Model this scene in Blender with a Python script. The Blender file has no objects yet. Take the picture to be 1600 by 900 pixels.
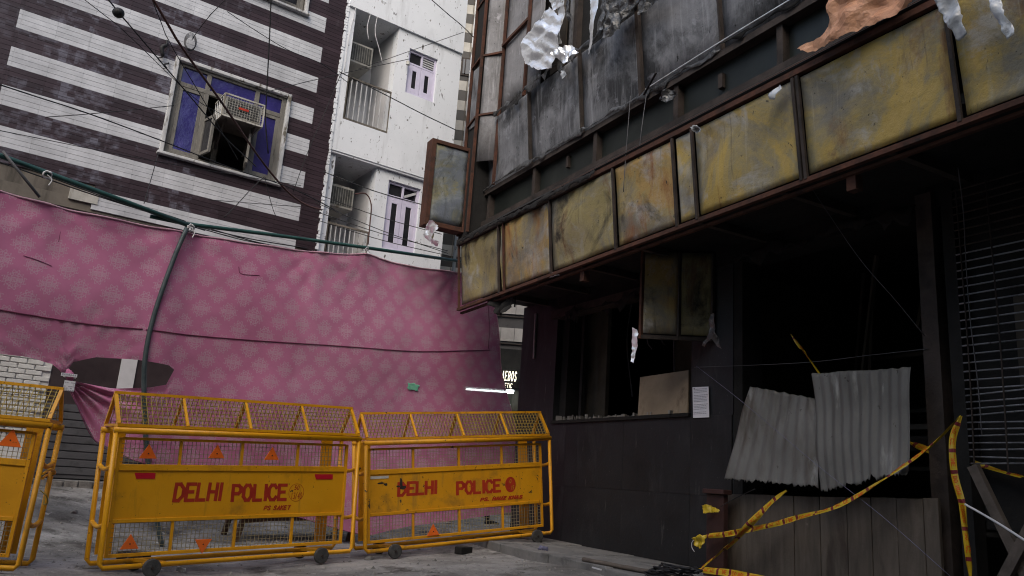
import bpy, bmesh, math, random
import numpy as np
from mathutils import Vector, Matrix, noise
from mathutils.geometry import delaunay_2d_cdt
random.seed(7)
SC = bpy.context.scene
COL = SC.collection
R = math.radians

# ------------------------------------------------------------------ camera, sky, sun, exposure
FPX, PITCH, ROLL, EYE = 1244.4, R(13.67), R(3.96), Vector((0, 0, 1.0))   # 28 mm lens, held about a metre above the road
_f = Vector((0, math.cos(PITCH), math.sin(PITCH))); _r = Vector((1, 0, 0)); _u = _r.cross(_f)
CR = _r * math.cos(ROLL) + _u * math.sin(ROLL); CU = _u * math.cos(ROLL) - _r * math.sin(ROLL); CF = _f
cam = bpy.data.cameras.new('camera'); cam.sensor_width = 36; cam.lens = 36 * FPX / 1600; cam.clip_end = 500; cam.clip_start = 0.05
co = bpy.data.objects.new('camera', cam); COL.objects.link(co)
m = Matrix((CR, CU, -CF)).transposed().to_4x4(); m.translation = EYE; co.matrix_world = m
SC.camera = co
SUN_AZ, SUN_EL = R(-166), R(40)      # soft sun behind the camera, veiled by cloud
wd = bpy.data.worlds.new('World'); SC.world = wd; wd.use_nodes = True
nt = wd.node_tree; nt.nodes.clear()
sky = nt.nodes.new('ShaderNodeTexSky'); sky.sky_type = 'NISHITA'; sky.sun_disc = False
sky.sun_elevation = SUN_EL; sky.sun_rotation = SUN_AZ; sky.dust_density = 3.5; sky.ozone_density = 1.0; sky.air_density = 1.2
bg = nt.nodes.new('ShaderNodeBackground'); bg.inputs[1].default_value = 0.15
wo = nt.nodes.new('ShaderNodeOutputWorld'); nt.links.new(sky.outputs[0], bg.inputs[0]); nt.links.new(bg.outputs[0], wo.inputs[0])
sl = bpy.data.lights.new('sun', 'SUN'); sl.energy = 0.9; sl.angle = R(60); sl.color = (1, .995, .985)
so = bpy.data.objects.new('sun', sl); COL.objects.link(so)
sd = Vector((math.sin(SUN_AZ) * math.cos(SUN_EL), math.cos(SUN_AZ) * math.cos(SUN_EL), math.sin(SUN_EL)))
so.rotation_euler = sd.to_track_quat('Z', 'Y').to_euler()
SC.view_settings.view_transform = 'Standard'; SC.view_settings.look = 'None'
SC.view_settings.exposure = 0.72; SC.view_settings.gamma = 1
SC.cycles.filter_width = 1.1; SC.cycles.max_bounces = 6; SC.cycles.transparent_max_bounces = 12

# ------------------------------------------------------------------ survey helpers (photo pixel -> point on a real plane)
def ray(x, y): return CF + CR * ((x - 800) / FPX) - CU * ((y - 450) / FPX)
def at(x, y, d): return EYE + ray(x, y) * d                     # at depth d
def level(x, y, z):                                             # on a level at height z
    d = ray(x, y); return EYE + d * ((z - EYE.z) / d.z)
class Frame:
    """a street front: x runs to the right along it, -y sticks out into the street, z is up"""
    def __init__(s, o, deg):
        s.m = Matrix.Translation(o) @ Matrix.Rotation(R(deg), 4, 'Z'); s.i = s.m.inverted()
    def on(s, px, py, w=0.0):
        o = s.i @ EYE; d = s.i.to_3x3() @ ray(px, py); t = (-w - o.y) / d.y; return o + d * t
    def side(s, px, py, x):
        o = s.i @ EYE; d = s.i.to_3x3() @ ray(px, py); t = (x - o.x) / d.x; return o + d * t
    def to(s, v): return s.i @ Vector(v)
    def fr(s, v): return s.m @ Vector(v)
LF = Frame((-2.76, 14.72, 0), 35.5)       # striped and white buildings across the lane
RF = Frame((.81, 10.92, 0), -61.3)        # burnt building on the right
TF = Frame((-3.92, 9.95, 0), 40.0)        # line of the cloth screen
ID = Frame((0, 0, 0), 0)

# ------------------------------------------------------------------ mesh helpers
class MB:
    def __init__(s): s.v = []; s.f = []; s.uv = []; s.c = []
    def face(s, pts, col=None):
        b = len(s.v); s.v += [tuple(p) for p in pts]; s.f.append(tuple(range(b, b + len(pts))))
        if col is not None: s.c += [col] * len(pts)
        return s
    def box(s, x0, x1, y0, y1, z0, z1, rot=None, col=None):
        P = [Vector((x, y, z)) for z in (z0, z1) for y in (y0, y1) for x in (x0, x1)]
        if rot is not None:
            c = Vector(((x0 + x1) / 2, (y0 + y1) / 2, (z0 + z1) / 2)); P = [c + rot @ (p - c) for p in P]
        b = len(s.v); s.v += [tuple(p) for p in P]
        s.f += [tuple(b + i for i in q) for q in ((0, 2, 3, 1), (4, 5, 7, 6), (0, 1, 5, 4), (2, 6, 7, 3), (0, 4, 6, 2), (1, 3, 7, 5))]
        if col is not None: s.c += [col] * 8
        return s
    def bar(s, a, b, w, h=None, up=(0, 0, 1)):                  # rectangular bar from a to b
        a = Vector(a); b = Vector(b); h = h or w; d = (b - a).normalized(); up = Vector(up)
        if abs(d.dot(up)) > .98: up = Vector((0, 1, 0))
        x = d.cross(up).normalized() * w / 2; y = x.cross(d).normalized() * h / 2
        P = [a - x - y, a + x - y, a + x + y, a - x + y, b - x - y, b + x - y, b + x + y, b - x + y]
        k = len(s.v); s.v += [tuple(p) for p in P]
        s.f += [tuple(k + i for i in q) for q in ((0, 3, 2, 1), (4, 5, 6, 7), (0, 1, 5, 4), (1, 2, 6, 5), (2, 3, 7, 6), (3, 0, 4, 7))]
        return s
    def tube(s, pts, r, n=8, cap=True):
        pts = [Vector(p) for p in pts]; L = len(pts); k = len(s.v)
        rr = [float(np.interp(i / max(1, L - 1), np.linspace(0, 1, len(r)), r)) for i in range(L)] if isinstance(r, (list, tuple)) else [r] * L
        ref = None
        for i, p in enumerate(pts):
            d = (pts[min(i + 1, L - 1)] - pts[max(i - 1, 0)]).normalized()
            if ref is None: ref = d.orthogonal().normalized()
            ref = (ref - d * ref.dot(d)).normalized(); q = d.cross(ref)
            for j in range(n):
                a = 2 * math.pi * j / n; s.v.append(tuple(p + ref * (rr[i] * math.cos(a)) + q * (rr[i] * math.sin(a))))
        for i in range(L - 1):
            for j in range(n):
                a = k + i * n + j; b = k + i * n + (j + 1) % n; s.f.append((a, b, b + n, a + n))
        if cap:
            s.f.append(tuple(k + j for j in range(n))[::-1]); s.f.append(tuple(k + (L - 1) * n + j for j in range(n)))
        return s
    def prism(s, poly, y0, y1):                                 # polygon in x,z pushed from y0 to y1
        n = len(poly); k = len(s.v)
        s.v += [(x, y0, z) for x, z in poly] + [(x, y1, z) for x, z in poly]
        s.f.append(tuple(range(k, k + n))); s.f.append(tuple(range(k + n, k + 2 * n))[::-1])
        for i in range(n): j = (i + 1) % n; s.f.append((k + j, k + i, k + n + i, k + n + j))
        return s
    def slab(s, quad, t):                                       # thick sheet from 4 corner points, pushed along its normal
        q = [Vector(p) for p in quad]; n = (q[1] - q[0]).cross(q[3] - q[0]).normalized() * t
        k = len(s.v); s.v += [tuple(p) for p in q] + [tuple(p + n) for p in q]
        s.f += [tuple(k + i for i in f) for f in ((0, 1, 2, 3), (7, 6, 5, 4), (0, 4, 5, 1), (1, 5, 6, 2), (2, 6, 7, 3), (3, 7, 4, 0))]
        return s
    def build(s, name, mat, parent=None, frame=None, org=(0, 0, 0), smooth=False, bevel=0, solid=0):
        org = Vector(parent['_o'] if parent is not None and '_o' in parent else org)
        me = bpy.data.meshes.new(name); me.from_pydata([tuple(Vector(p) - org) for p in s.v], [], s.f)
        if s.c:
            ca = me.color_attributes.new('col', 'FLOAT_COLOR', 'POINT')
            for i, c in enumerate(s.c): ca.data[i].color = (*c, 1) if len(c) == 3 else c
        if s.uv:
            ul = me.uv_layers.new(name='UVMap')
            for l in me.loops: ul.data[l.index].uv = s.uv[l.vertex_index]
        bm = bmesh.new(); bm.from_mesh(me); bmesh.ops.recalc_face_normals(bm, faces=bm.faces); bm.to_mesh(me); bm.free()
        if smooth: me.polygons.foreach_set('use_smooth', [True] * len(me.polygons))
        me.materials.append(mat)
        o = bpy.data.objects.new(name, me); COL.objects.link(o)
        if parent is not None: o.parent = parent; o['_o'] = tuple(org)
        else: o.matrix_world = (frame or ID).m @ Matrix.Translation(org); o['_o'] = tuple(org)
        if bevel:
            md = o.modifiers.new('bevel', 'BEVEL'); md.width = bevel; md.segments = 2; md.limit_method = 'ANGLE'
        if solid:
            md = o.modifiers.new('thick', 'SOLIDIFY'); md.thickness = solid; md.offset = 0
        return o
def tag(o, label, cat, group=None, kind=None):
    if label: o['label'] = label
    if cat: o['category'] = cat
    if group: o['group'] = group
    if kind: o['kind'] = kind
    return o
def thing(name, label, cat, frame=ID, org=(0, 0, 0), group=None, mat4=None):
    o = bpy.data.objects.new(name, None); COL.objects.link(o); o.empty_display_size = .1
    o['_o'] = tuple(org); o.matrix_world = mat4 if mat4 is not None else frame.m @ Matrix.Translation(Vector(org))
    return tag(o, label, cat, group)
def copy_tree(o, parent=None):
    c = o.copy(); COL.objects.link(c); c.parent = parent
    for ch in list(o.children): copy_tree(ch, c)
    return c
def smoothline(pts, n=6):
    P = [Vector(p) for p in pts]; out = []
    for i in range(len(P) - 1):
        a, b = P[i], P[i + 1]; z = P[i - 1] if i else a * 2 - b; c = P[i + 2] if i + 2 < len(P) else b * 2 - a
        for k in range(n):
            t = k / n
            out.append(.5 * (2 * a + (b - z) * t + (2 * z - 5 * a + 4 * b - c) * t * t + (3 * a - z - 3 * b + c) * t ** 3))
    return out + [P[-1]]

# ------------------------------------------------------------------ procedural materials
def nodes(name):
    mt = bpy.data.materials.new(name); mt.use_nodes = True; t = mt.node_tree; b = t.nodes['Principled BSDF']
    return mt, t, b
def N(t, typ, **kw):
    n = t.nodes.new('ShaderNode' + typ)
    for k, v in kw.items():
        if k.startswith('i_'): n.inputs[int(k[2:]) if k[2:].isdigit() else k[2:].replace('_', ' ')].default_value = v
        else: setattr(n, k, v)
    return n
def coords(t, stretch=(1, 1, 1), kind='Object', vary=True):
    tc = N(t, 'TexCoord'); mp = N(t, 'Mapping'); mp.inputs['Scale'].default_value = stretch
    t.links.new(tc.outputs[kind], mp.inputs[0])
    if vary:
        oi = N(t, 'ObjectInfo'); ml = N(t, 'Math', operation='MULTIPLY', i_1=37.0); cb = N(t, 'CombineXYZ')
        t.links.new(oi.outputs['Random'], ml.inputs[0])
        for i in range(3): t.links.new(ml.outputs[0], cb.inputs[i])
        t.links.new(cb.outputs[0], mp.inputs['Location'])
    return mp.outputs[0]
def ramp(t, fac, cols):
    rp = N(t, 'ValToRGB'); e = rp.color_ramp.elements
    while len(e) < len(cols): e.new(.5)
    for k, (p, c) in enumerate(cols): e[k].position = p; e[k].color = (*c, 1) if len(c) == 3 else c
    t.links.new(fac, rp.inputs[0]); return rp.outputs[0]
def noi(t, vec, scale, detail=6, rough=.6, dist=0.0):
    n = N(t, 'TexNoise'); n.inputs['Scale'].default_value = scale; n.inputs['Detail'].default_value = detail
    n.inputs['Roughness'].default_value = rough; n.inputs['Distortion'].default_value = dist; t.links.new(vec, n.inputs['Vector']); return n.outputs[0]
def mix(t, fac, a, b, mode='MIX'):
    x = N(t, 'Mix', data_type='RGBA', blend_type=mode)
    for k, s in ((0, fac), (6, a), (7, b)):
        if isinstance(s, (int, float)): x.inputs[k].default_value = s
        elif isinstance(s, tuple): x.inputs[k].default_value = (*s, 1)
        else: t.links.new(s, x.inputs[k])
    return x.outputs[2]
def bump(t, b, h, strength, dist=.01):
    bp = N(t, 'Bump'); bp.inputs['Strength'].default_value = strength; bp.inputs['Distance'].default_value = dist
    t.links.new(h, bp.inputs['Height']); t.links.new(bp.outputs[0], b.inputs['Normal'])
def M(name, cols, scale=4, rough=.8, metal=0, bmp=.3, bs=None, stretch=(1, 1, 1), spots=(), detail=7, spec=.3, kind='Object', bd=.01, rvar=0):
    """weathered surface: noise ramp + stains/chips (colour, scale, from, to, stretch)"""
    mt, t, b = nodes(name); v = coords(t, stretch, kind); n = noi(t, v, scale, detail, .62, .3)
    c = ramp(t, n, cols)
    for col, sc, lo, hi, st in spots:
        v2 = coords(t, st, kind); n2 = noi(t, v2, sc, 8, .65, .2)
        f = ramp(t, n2, [(lo, (0, 0, 0)), (hi, (1, 1, 1))]); c = mix(t, f, c, col)
    t.links.new(c, b.inputs['Base Color']); b.inputs['Roughness'].default_value = rough; b.inputs['Metallic'].default_value = metal
    b.inputs['Specular IOR Level'].default_value = spec
    if rvar:
        rr = ramp(t, n, [(.3, (rough - rvar,) * 3), (.7, (min(1, rough + rvar),) * 3)]); t.links.new(rr, b.inputs['Roughness'])
    if bmp:
        h = noi(t, coords(t, (1, 1, 1), kind), bs or scale * 6, 6, .6); bump(t, b, h, bmp, bd)
    return mt
S1 = (1, 1, 1); VS = (1, 1, .12)     # VS: streaks running down
MAT = {}
MAT['road'] = M('road', [(.34, (.095, .09, .085)), (.5, (.2, .194, .185)), (.64, (.31, .3, .288))], 1.1, .93, bmp=1, bs=14, detail=12, bd=.03,
    spots=[((.06, .055, .05), 1.6, .54, .66, S1), ((.33, .32, .3), 7, .6, .68, S1), ((.04, .038, .036), 12, .62, .66, S1), ((.36, .35, .33), 60, .64, .68, S1)])
MAT['slab'] = M('slab', [(.3, (.1, .1, .098)), (.7, (.2, .196, .19))], 2.2, .9, bmp=.6, bs=22, spots=[((.05, .05, .05), 3, .55, .7, S1), ((.3, .29, .28), 14, .66, .72, S1)], bd=.015)
MAT['stone'] = M('stone', [(.3, (.1, .095, .09)), (.7, (.25, .24, .22))], 9, .95, bmp=.6)
MAT['soot'] = M('soot', [(.3, (.005, .006, .007)), (.7, (.015, .017, .02))], 1.5, .62, bmp=.25, bs=30, spec=.35, spots=[((.028, .03, .033), 3, .55, .72, (1, 1, .3)), ((.07, .07, .07), 50, .66, .69, S1), ((.05, .05, .05), 14, .65, .68, (1, 1, .08))])
MAT['char'] = M('char', [(.3, (.006, .006, .006)), (.7, (.018, .017, .016))], 3, .9, bmp=.6, bs=18)
MAT['inner'] = M('inner', [(.35, (.035, .032, .027)), (.7, (.12, .1, .078))], 1.1, .95, bmp=.4, spots=[((.1, .08, .055), .9, .58, .75, S1)])
MAT['blackglass'] = M('blackglass', [(.3, (.008, .01, .009)), (.7, (.02, .024, .021))], 2, .4, bmp=.15, spots=[((.08, .085, .08), 40, .71, .75, S1), ((.04, .045, .04), 4, .6, .8, VS)])
def sootsteel(name, lo, hi, soot, sootamt):
    mt, t, b = nodes(name); v = coords(t, S1, vary=False)
    def st(x, z):
        m_ = N(t, 'Mapping'); m_.inputs['Scale'].default_value = (x, 1, z); t.links.new(v, m_.inputs[0]); return m_.outputs[0]
    def lay(c, col, vec, sc, a, e, amt, rough=.7): f = ramp(t, noi(t, vec, sc, 11, rough, .4), [(a, (0, 0, 0)), (e, (amt,) * 3)]); return mix(t, f, c, col)
    c = ramp(t, noi(t, v, 1.2, 11, .72, .5), [(.34, lo), (.66, hi)])
    c = lay(c, soot, st(1, .6), 1.1, .47, .6, sootamt); c = lay(c, (hi[0] * 1.5, hi[1] * 1.5, hi[2] * 1.5), st(9, .35), 2.6, .54, .72, .6); c = lay(c, (lo[0] * .3,) * 3, st(9, .25), 3.1, .56, .7, .65)
    c = lay(c, (hi[0] * 1.4, hi[1] * 1.4, hi[2] * 1.45), v, 4, .58, .66, .5); c = lay(c, (.015, .015, .015), st(1, .5), 16, .63, .66, .9); c = lay(c, (.02, .02, .02), v, 40, .66, .69, .8)
    t.links.new(c, b.inputs['Base Color']); b.inputs['Roughness'].default_value = .6; b.inputs['Metallic'].default_value = .12; b.inputs['Specular IOR Level'].default_value = .3
    bump(t, b, noi(t, v, 7, 9, .7), .4, .02); return mt
MAT['steel'] = sootsteel('steel', (.1, .104, .112), (.24, .245, .26), (.018, .018, .019), .9)
MAT['palesteel'] = sootsteel('palesteel', (.16, .158, .162), (.29, .287, .294), (.06, .055, .05), .55)
def scorched(name, yel, rusty, sootlo, seed, tone=(1, 1, 1)):
    """burnt sign sheet: ochre paint bleached to grey, rust runs, soot and scratches; runs on from panel to panel"""
    mt, t, b = nodes(name); v = coords(t, S1, vary=False)
    mp = N(t, 'Mapping'); mp.inputs['Location'].default_value = (seed, seed * 2, seed); t.links.new(v, mp.inputs[0]); v = mp.outputs[0]
    def st(x, z):
        m_ = N(t, 'Mapping'); m_.inputs['Scale'].default_value = (x, 1, z); t.links.new(v, m_.inputs[0]); return m_.outputs[0]
    def lay(c, col, vec, sc, lo, hi, amt=1.0, rough=.68, dist=.6):
        f = ramp(t, noi(t, vec, sc, 11, rough, dist), [(lo, (0, 0, 0)), (hi, (amt,) * 3)]); return mix(t, f, c, col)
    c = ramp(t, noi(t, v, 1.1, 11, .7, .8), [(.36, (.2, .19, .15)), (.46, (.3, .25, .12)), (.52, yel), (.66, (yel[0] * 1.15, yel[1] * 1.15, yel[2] * 1.5))])
    c = lay(c, (.36, .36, .34), v, 1.7, .53, .63, .85); c = lay(c, (.13, .13, .125), st(1, .6), 1.3, .5, .64, .8)
    c = lay(c, rusty, st(1, .35), 2.6, .56 - .03 * (rusty[0] > .18), .66, .85); c = lay(c, (.022, .02, .018), st(1, .7), 1.6, sootlo, sootlo + .12, .95)
    c = lay(c, (.4, .37, .27), st(6, .25), 3.0, .58, .74, .55); c = lay(c, (.04, .036, .03), st(7, .3), 3.2, .6, .72, .7)
    c = lay(c, (.025, .022, .02), st(1, .6), 9, .64, .68, .9); c = lay(c, (.03, .026, .022), v, 34, .66, .7, .8, .6, 0)
    c = mix(t, 1.0, c, tone, 'MULTIPLY')
    t.links.new(c, b.inputs['Base Color']); b.inputs['Roughness'].default_value = .55; b.inputs['Specular IOR Level'].default_value = .3
    bump(t, b, noi(t, v, 9, 9, .7), .5, .02); return mt
MAT['fascia'] = scorched('fascia', (.4, .295, .085), (.17, .08, .035), .6, 3.0, (.95, .93, .9))
MAT['fasciagrey'] = scorched('fasciagrey', (.3, .255, .12), (.15, .07, .035), .55, 7.3, (.8, .8, .77))
MAT['fasciarust'] = scorched('fasciarust', (.34, .24, .085), (.22, .085, .03), .565, 11.1, (.92, .88, .85))
MAT['signgrey'] = scorched('signgrey', (.2, .2, .18), (.12, .07, .04), .52, 17.7, (.6, .68, .8))
MAT['rust'] = M('rust', [(.3, (.035, .019, .014)), (.6, (.085, .036, .023)), (.8, (.15, .058, .034))], 6, .85, .1, .4, spots=[((.025, .018, .015), 9, .55, .7, S1)])
MAT['darkiron'] = M('darkiron', [(.3, (.02, .017, .015)), (.7, (.065, .05, .043))], 5, .75, .2, .4)
MAT['yellow'] = M('yellow', [(.3, (.62, .275, .003)), (.7, (.75, .355, .006))], 1.6, .42, 0, .12, bs=30, spec=.45, rvar=.1,
    spots=[((.4, .19, .012), 3.5, .58, .78, S1), ((.4, .2, .012), 9, .58, .76, (1, 1, .12)), ((.05, .03, .018), 13, .68, .695, S1), ((.06, .035, .02), 34, .68, .69, S1)])
MAT['yellowworn'] = M('yellowworn', [(.3, (.55, .24, .004)), (.7, (.69, .325, .007))], 1.8, .5, 0, .2, bs=30, spec=.4,
    spots=[((.3, .15, .02), 3, .55, .74, S1), ((.3, .16, .03), 8, .56, .74, (1, 1, .12)), ((.05, .03, .02), 9, .645, .66, S1), ((.06, .04, .02), 28, .655, .67, S1)])
MAT['wire'] = M('wire', [(.3, (.24, .18, .06)), (.7, (.42, .31, .07))], 9, .6, .1, 0)
MAT['wiregrey'] = M('wiregrey', [(.3, (.2, .17, .11)), (.7, (.36, .3, .17))], 9, .6, .2, 0)
MAT['red'] = M('red', [(.3, (.3, .016, .01)), (.7, (.42, .04, .012))], 12, .55, 0, 0, spots=[((.5, .2, .02), 30, .66, .74, S1)])
MAT['redtape'] = M('redtape', [(.3, (.42, .008, .02)), (.7, (.5, .012, .03))], 8, .4, 0, 0)
MAT['whitetape'] = M('whitetape', [(.3, (.42, .4, .35)), (.7, (.6, .58, .52))], 8, .5, 0, 0)
MAT['orange'] = M('orange', [(.3, (.75, .13, .012)), (.7, (.85, .17, .02))], 6, .3, 0, .1, spec=.6, spots=[((.25, .06, .02), 18, .66, .72, S1)])
MAT['rubber'] = M('rubber', [(.3, (.03, .03, .03)), (.7, (.085, .083, .08))], 14, .8, 0, .4)
MAT['white'] = M('white', [(.3, (.62, .645, .675)), (.7, (.7, .72, .75))], 1.1, .85, 0, .25, bs=30, spots=[((.5, .515, .535), 1.6, .57, .76, (1, 1, .3)), ((.42, .43, .44), 3, .56, .75, (1, 1, .12)), ((.13, .125, .12), 7, .63, .66, (1, 1, .6)), ((.12, .12, .12), 17, .635, .66, (1, 1, .4)), ((.2, .2, .2), 40, .67, .69, (1, 1, .3))])
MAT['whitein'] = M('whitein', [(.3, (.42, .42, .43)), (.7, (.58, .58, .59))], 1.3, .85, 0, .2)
MAT['lilac'] = M('lilac', [(.3, (.5, .47, .6)), (.7, (.6, .57, .7))], 4, .5, 0, .1, spots=[((.3, .28, .3), 24, .7, .74, S1)])
MAT['darkpane'] = M('darkpane', [(.3, (.012, .013, .016)), (.7, (.03, .03, .035))], 2, .12, 0, 0, spec=.5)
MAT['purple'] = M('purple', [(.35, (.02, .017, .1)), (.6, (.035, .03, .16)), (.74, (.1, .095, .28))], 2.6, .16, 0, .5, bs=5, spec=.6, bd=.02, spots=[((.3, .3, .42), 2.2, .59, .62, (1, 1, .35))])  # pale blotches are reflections painted into the glass colour
MAT['greywood'] = M('greywood', [(.3, (.1, .095, .085)), (.7, (.2, .19, .17))], 5, .85, 0, .5, stretch=(1, 1, .3), spots=[((.04, .036, .03), 9, .58, .68, (1, 1, .2))])
MAT['peel'] = M('peel', [(.3, (.36, .365, .37)), (.7, (.52, .525, .53))], 4, .85, 0, .5, spots=[((.12, .11, .09), 8, .56, .63, (1, 1, .35))])
MAT['tile'] = None
MAT['plaster'] = M('plaster', [(.3, (.09, .08, .068)), (.7, (.17, .15, .125))], 1.4, .92, 0, .5, spots=[((.04, .036, .03), 2.5, .54, .7, VS)])
MAT['browntile'] = M('browntile', [(.3, (.022, .016, .017)), (.7, (.045, .034, .035))], 3, .4, 0, .15)
MAT['greyshutter'] = M('greyshutter', [(.3, (.05, .05, .053)), (.7, (.085, .085, .09))], 2, .7, 0, .2, spots=[((.03, .03, .03), 3, .55, .7, S1)])
MAT['whitebrick'] = M('whitebrick', [(.3, (.42, .42, .4)), (.7, (.6, .6, .57))], 3, .85, 0, .4, spots=[((.15, .14, .12), 7, .62, .7, S1)])
MAT['green'] = M('green', [(.3, (.012, .045, .042)), (.7, (.03, .085, .078))], 7, .4, .1, .15, spots=[((.07, .06, .05), 16, .66, .72, S1)])
MAT['polegrey'] = M('polegrey', [(.3, (.035, .05, .055)), (.7, (.07, .09, .095))], 7, .5, .2, .15)
MAT['cable'] = M('cable', [(.3, (.008, .008, .009)), (.7, (.02, .02, .022))], 5, .6, 0, 0)
MAT['cablegrey'] = M('cablegrey', [(.3, (.06, .06, .065)), (.7, (.1, .1, .105))], 5, .6, 0, 0)
MAT['redcable'] = M('redcable', [(.3, (.045, .02, .018)), (.7, (.09, .04, .035))], 5, .6, 0, 0)
MAT['string'] = M('string', [(.3, (.45, .45, .47)), (.7, (.6, .6, .6))], 9, .8, 0, 0)
MAT['palestring'] = M('palestring', [(.3, (.1, .1, .16)), (.7, (.16, .16, .23))], 9, .8, 0, 0)
MAT['foil'] = M('foil', [(.3, (.8, .81, .83)), (.7, (.92, .93, .94))], 5, .34, .7, .35, bs=9, bd=.03, spots=[((.05, .05, .05), 4, .62, .72, S1)])
MAT['foilburnt'] = M('foilburnt', [(.3, (.035, .034, .033)), (.58, (.14, .14, .14)), (.78, (.5, .51, .52))], 4, .42, .6, .6, bs=22, bd=.03, spots=[((.02, .018, .015), 5, .52, .64, (1, 1, .4))])
MAT['tarp'] = M('tarp', [(.3, (.42, .19, .1)), (.7, (.58, .32, .19))], 3, .45, 0, .5, bs=4, bd=.05, spots=[((.12, .05, .03), 4, .62, .75, S1), ((.62, .5, .42), 9, .68, .74, S1)])
MAT['plastic'] = M('plastic', [(.3, (.3, .32, .34)), (.7, (.6, .62, .64))], 5, .25, 0, .5, bs=14, spec=.6, spots=[((.03, .03, .03), 6, .55, .66, S1)])
MAT['zinc'] = M('zinc', [(.3, (.085, .084, .078)), (.7, (.16, .158, .15))], 2.5, .6, .1, .3, stretch=(1, 1, .4), spots=[((.065, .055, .043), 2.4, .53, .68, (1, 1, .3)), ((.27, .27, .26), 6, .6, .72, (1, 1, .15)), ((.04, .035, .03), 16, .65, .67, S1)])
MAT['plank'] = M('plank', [(.3, (.06, .05, .04)), (.7, (.115, .096, .078))], 4, .8, 0, .4, stretch=(3, 1, .5), spots=[((.04, .03, .024), 3, .57, .72, (1, 1, .3)), ((.19, .165, .14), 6, .66, .78, S1)])
MAT['ply'] = M('ply', [(.3, (.16, .125, .085)), (.7, (.25, .2, .14))], 3, .75, 0, .3, spots=[((.06, .04, .025), 3, .58, .72, (1, 1, .5))])
MAT['timber'] = M('timber', [(.3, (.06, .05, .042)), (.7, (.12, .1, .085))], 6, .85, 0, .4)
MAT['bench'] = M('bench', [(.3, (.05, .028, .016)), (.7, (.1, .058, .033))], 6, .7, 0, .3)
MAT['paper'] = M('paper', [(.3, (.62, .62, .66)), (.7, (.7, .7, .74))], 3, .8, 0, .1)
MAT['ink'] = M('ink', [(.3, (.28, .28, .32)), (.7, (.4, .4, .44))], 30, .9, 0, 0)
MAT['tapeyellow'] = M('tapeyellow', [(.3, (.42, .29, .012)), (.7, (.52, .37, .018))], 6, .35, 0, .3, spec=.5, bs=12)
MAT['taped'] = M('taped', [(.3, (.12, .014, .02)), (.7, (.18, .02, .03))], 6, .4, 0, 0)
MAT['tapered'] = M('tapered', [(.3, (.5, .09, .008)), (.7, (.58, .12, .01))], 6, .4, 0, 0)
MAT['acbody'] = M('acbody', [(.3, (.3, .29, .26)), (.7, (.46, .45, .41))], 4, .6, 0, .2, spots=[((.12, .1, .07), 4, .56, .7, VS)])
MAT['acdark'] = M('acdark', [(.3, (.03, .03, .028)), (.7, (.1, .1, .095))], 9, .6, .2, .3)
MAT['maroon'] = M('maroon', [(.3, (.025, .012, .011)), (.7, (.055, .025, .022))], 4, .6, 0, .2)
MAT['trouser'] = M('trouser', [(.3, (.012, .012, .015)), (.7, (.025, .025, .03))], 6, .9, 0, .2)
MAT['shirt'] = M('shirt', [(.3, (.1, .12, .16)), (.7, (.14, .16, .2))], 6, .9, 0, .2)
MAT['skin'] = M('skin', [(.3, (.22, .11, .07)), (.7, (.27, .14, .09))], 6, .6, 0, .1)
MAT['greenpatch'] = M('greenpatch', [(.3, (.1, .36, .24)), (.7, (.2, .48, .34))], 20, .8, 0, .2)
def emit(name, col, s):
    mt, t, b = nodes(name); b.inputs['Base Color'].default_value = (*col, 1); b.inputs['Emission Color'].default_value = (*col, 1); b.inputs['Emission Strength'].default_value = s; return mt
MAT['tubelight'] = emit('tubelight', (.86, 1, .97), 22)
MAT['litletter'] = emit('litletter', (1, .93, .72), 1.1)
def tilemat(name, brown):
    mt, t, b = nodes(name); a = N(t, 'Attribute', attribute_name='col'); v = coords(t, S1, vary=False)
    n = noi(t, v, 2.2, 8, .65); g = ramp(t, n, [(.3, (.68, .68, .68)), (.7, (1.1, 1.1, 1.1))]); c = mix(t, 1.0, a.outputs['Color'], g, 'MULTIPLY')
    if brown:                                                    # glaze bleached away in blotches, tile by tile
        sn = N(t, 'VectorMath', operation='SNAP'); t.links.new(v, sn.inputs[0]); sn.inputs[1].default_value = (.11, 1, .08)
        wn = N(t, 'TexWhiteNoise', noise_dimensions='3D'); t.links.new(sn.outputs[0], wn.inputs['Vector'])
        lo = noi(t, v, .9, 3, .5); md = noi(t, v, 4.5, 6, .65)
        def mth(op, p, q):
            m_ = N(t, 'Math', operation=op)
            for i, k in enumerate((p, q)):
                if isinstance(k, (int, float)): m_.inputs[i].default_value = k
                else: t.links.new(k, m_.inputs[i])
            return m_.outputs[0]
        sm = mth('ADD', mth('ADD', lo, mth('MULTIPLY', md, .8)), mth('MULTIPLY', wn.outputs['Value'], .18))
        f = ramp(t, mth('MULTIPLY', sm, .5), [(.5, (0, 0, 0)), (.585, (1, 1, 1))]); f = mth('MULTIPLY', f, a.outputs['Alpha']); c = mix(t, f, c, (.125, .12, .15))
    n2 = noi(t, coords(t, VS, vary=False), 5, 8, .6); f = ramp(t, n2, [(.6, (0, 0, 0)), (.78, (.4, .4, .4))]); c = mix(t, f, c, (.14, .14, .15))
    t.links.new(c, b.inputs['Base Color']); b.inputs['Roughness'].default_value = .42; b.inputs['Specular IOR Level'].default_value = .22
    bump(t, b, noi(t, v, 6, 3), .12, .02); return mt
MAT['tilebrown'] = tilemat('brown_glazed_tile', True)
MAT['tile'] = tilemat('white_glazed_tile', False)
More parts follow.
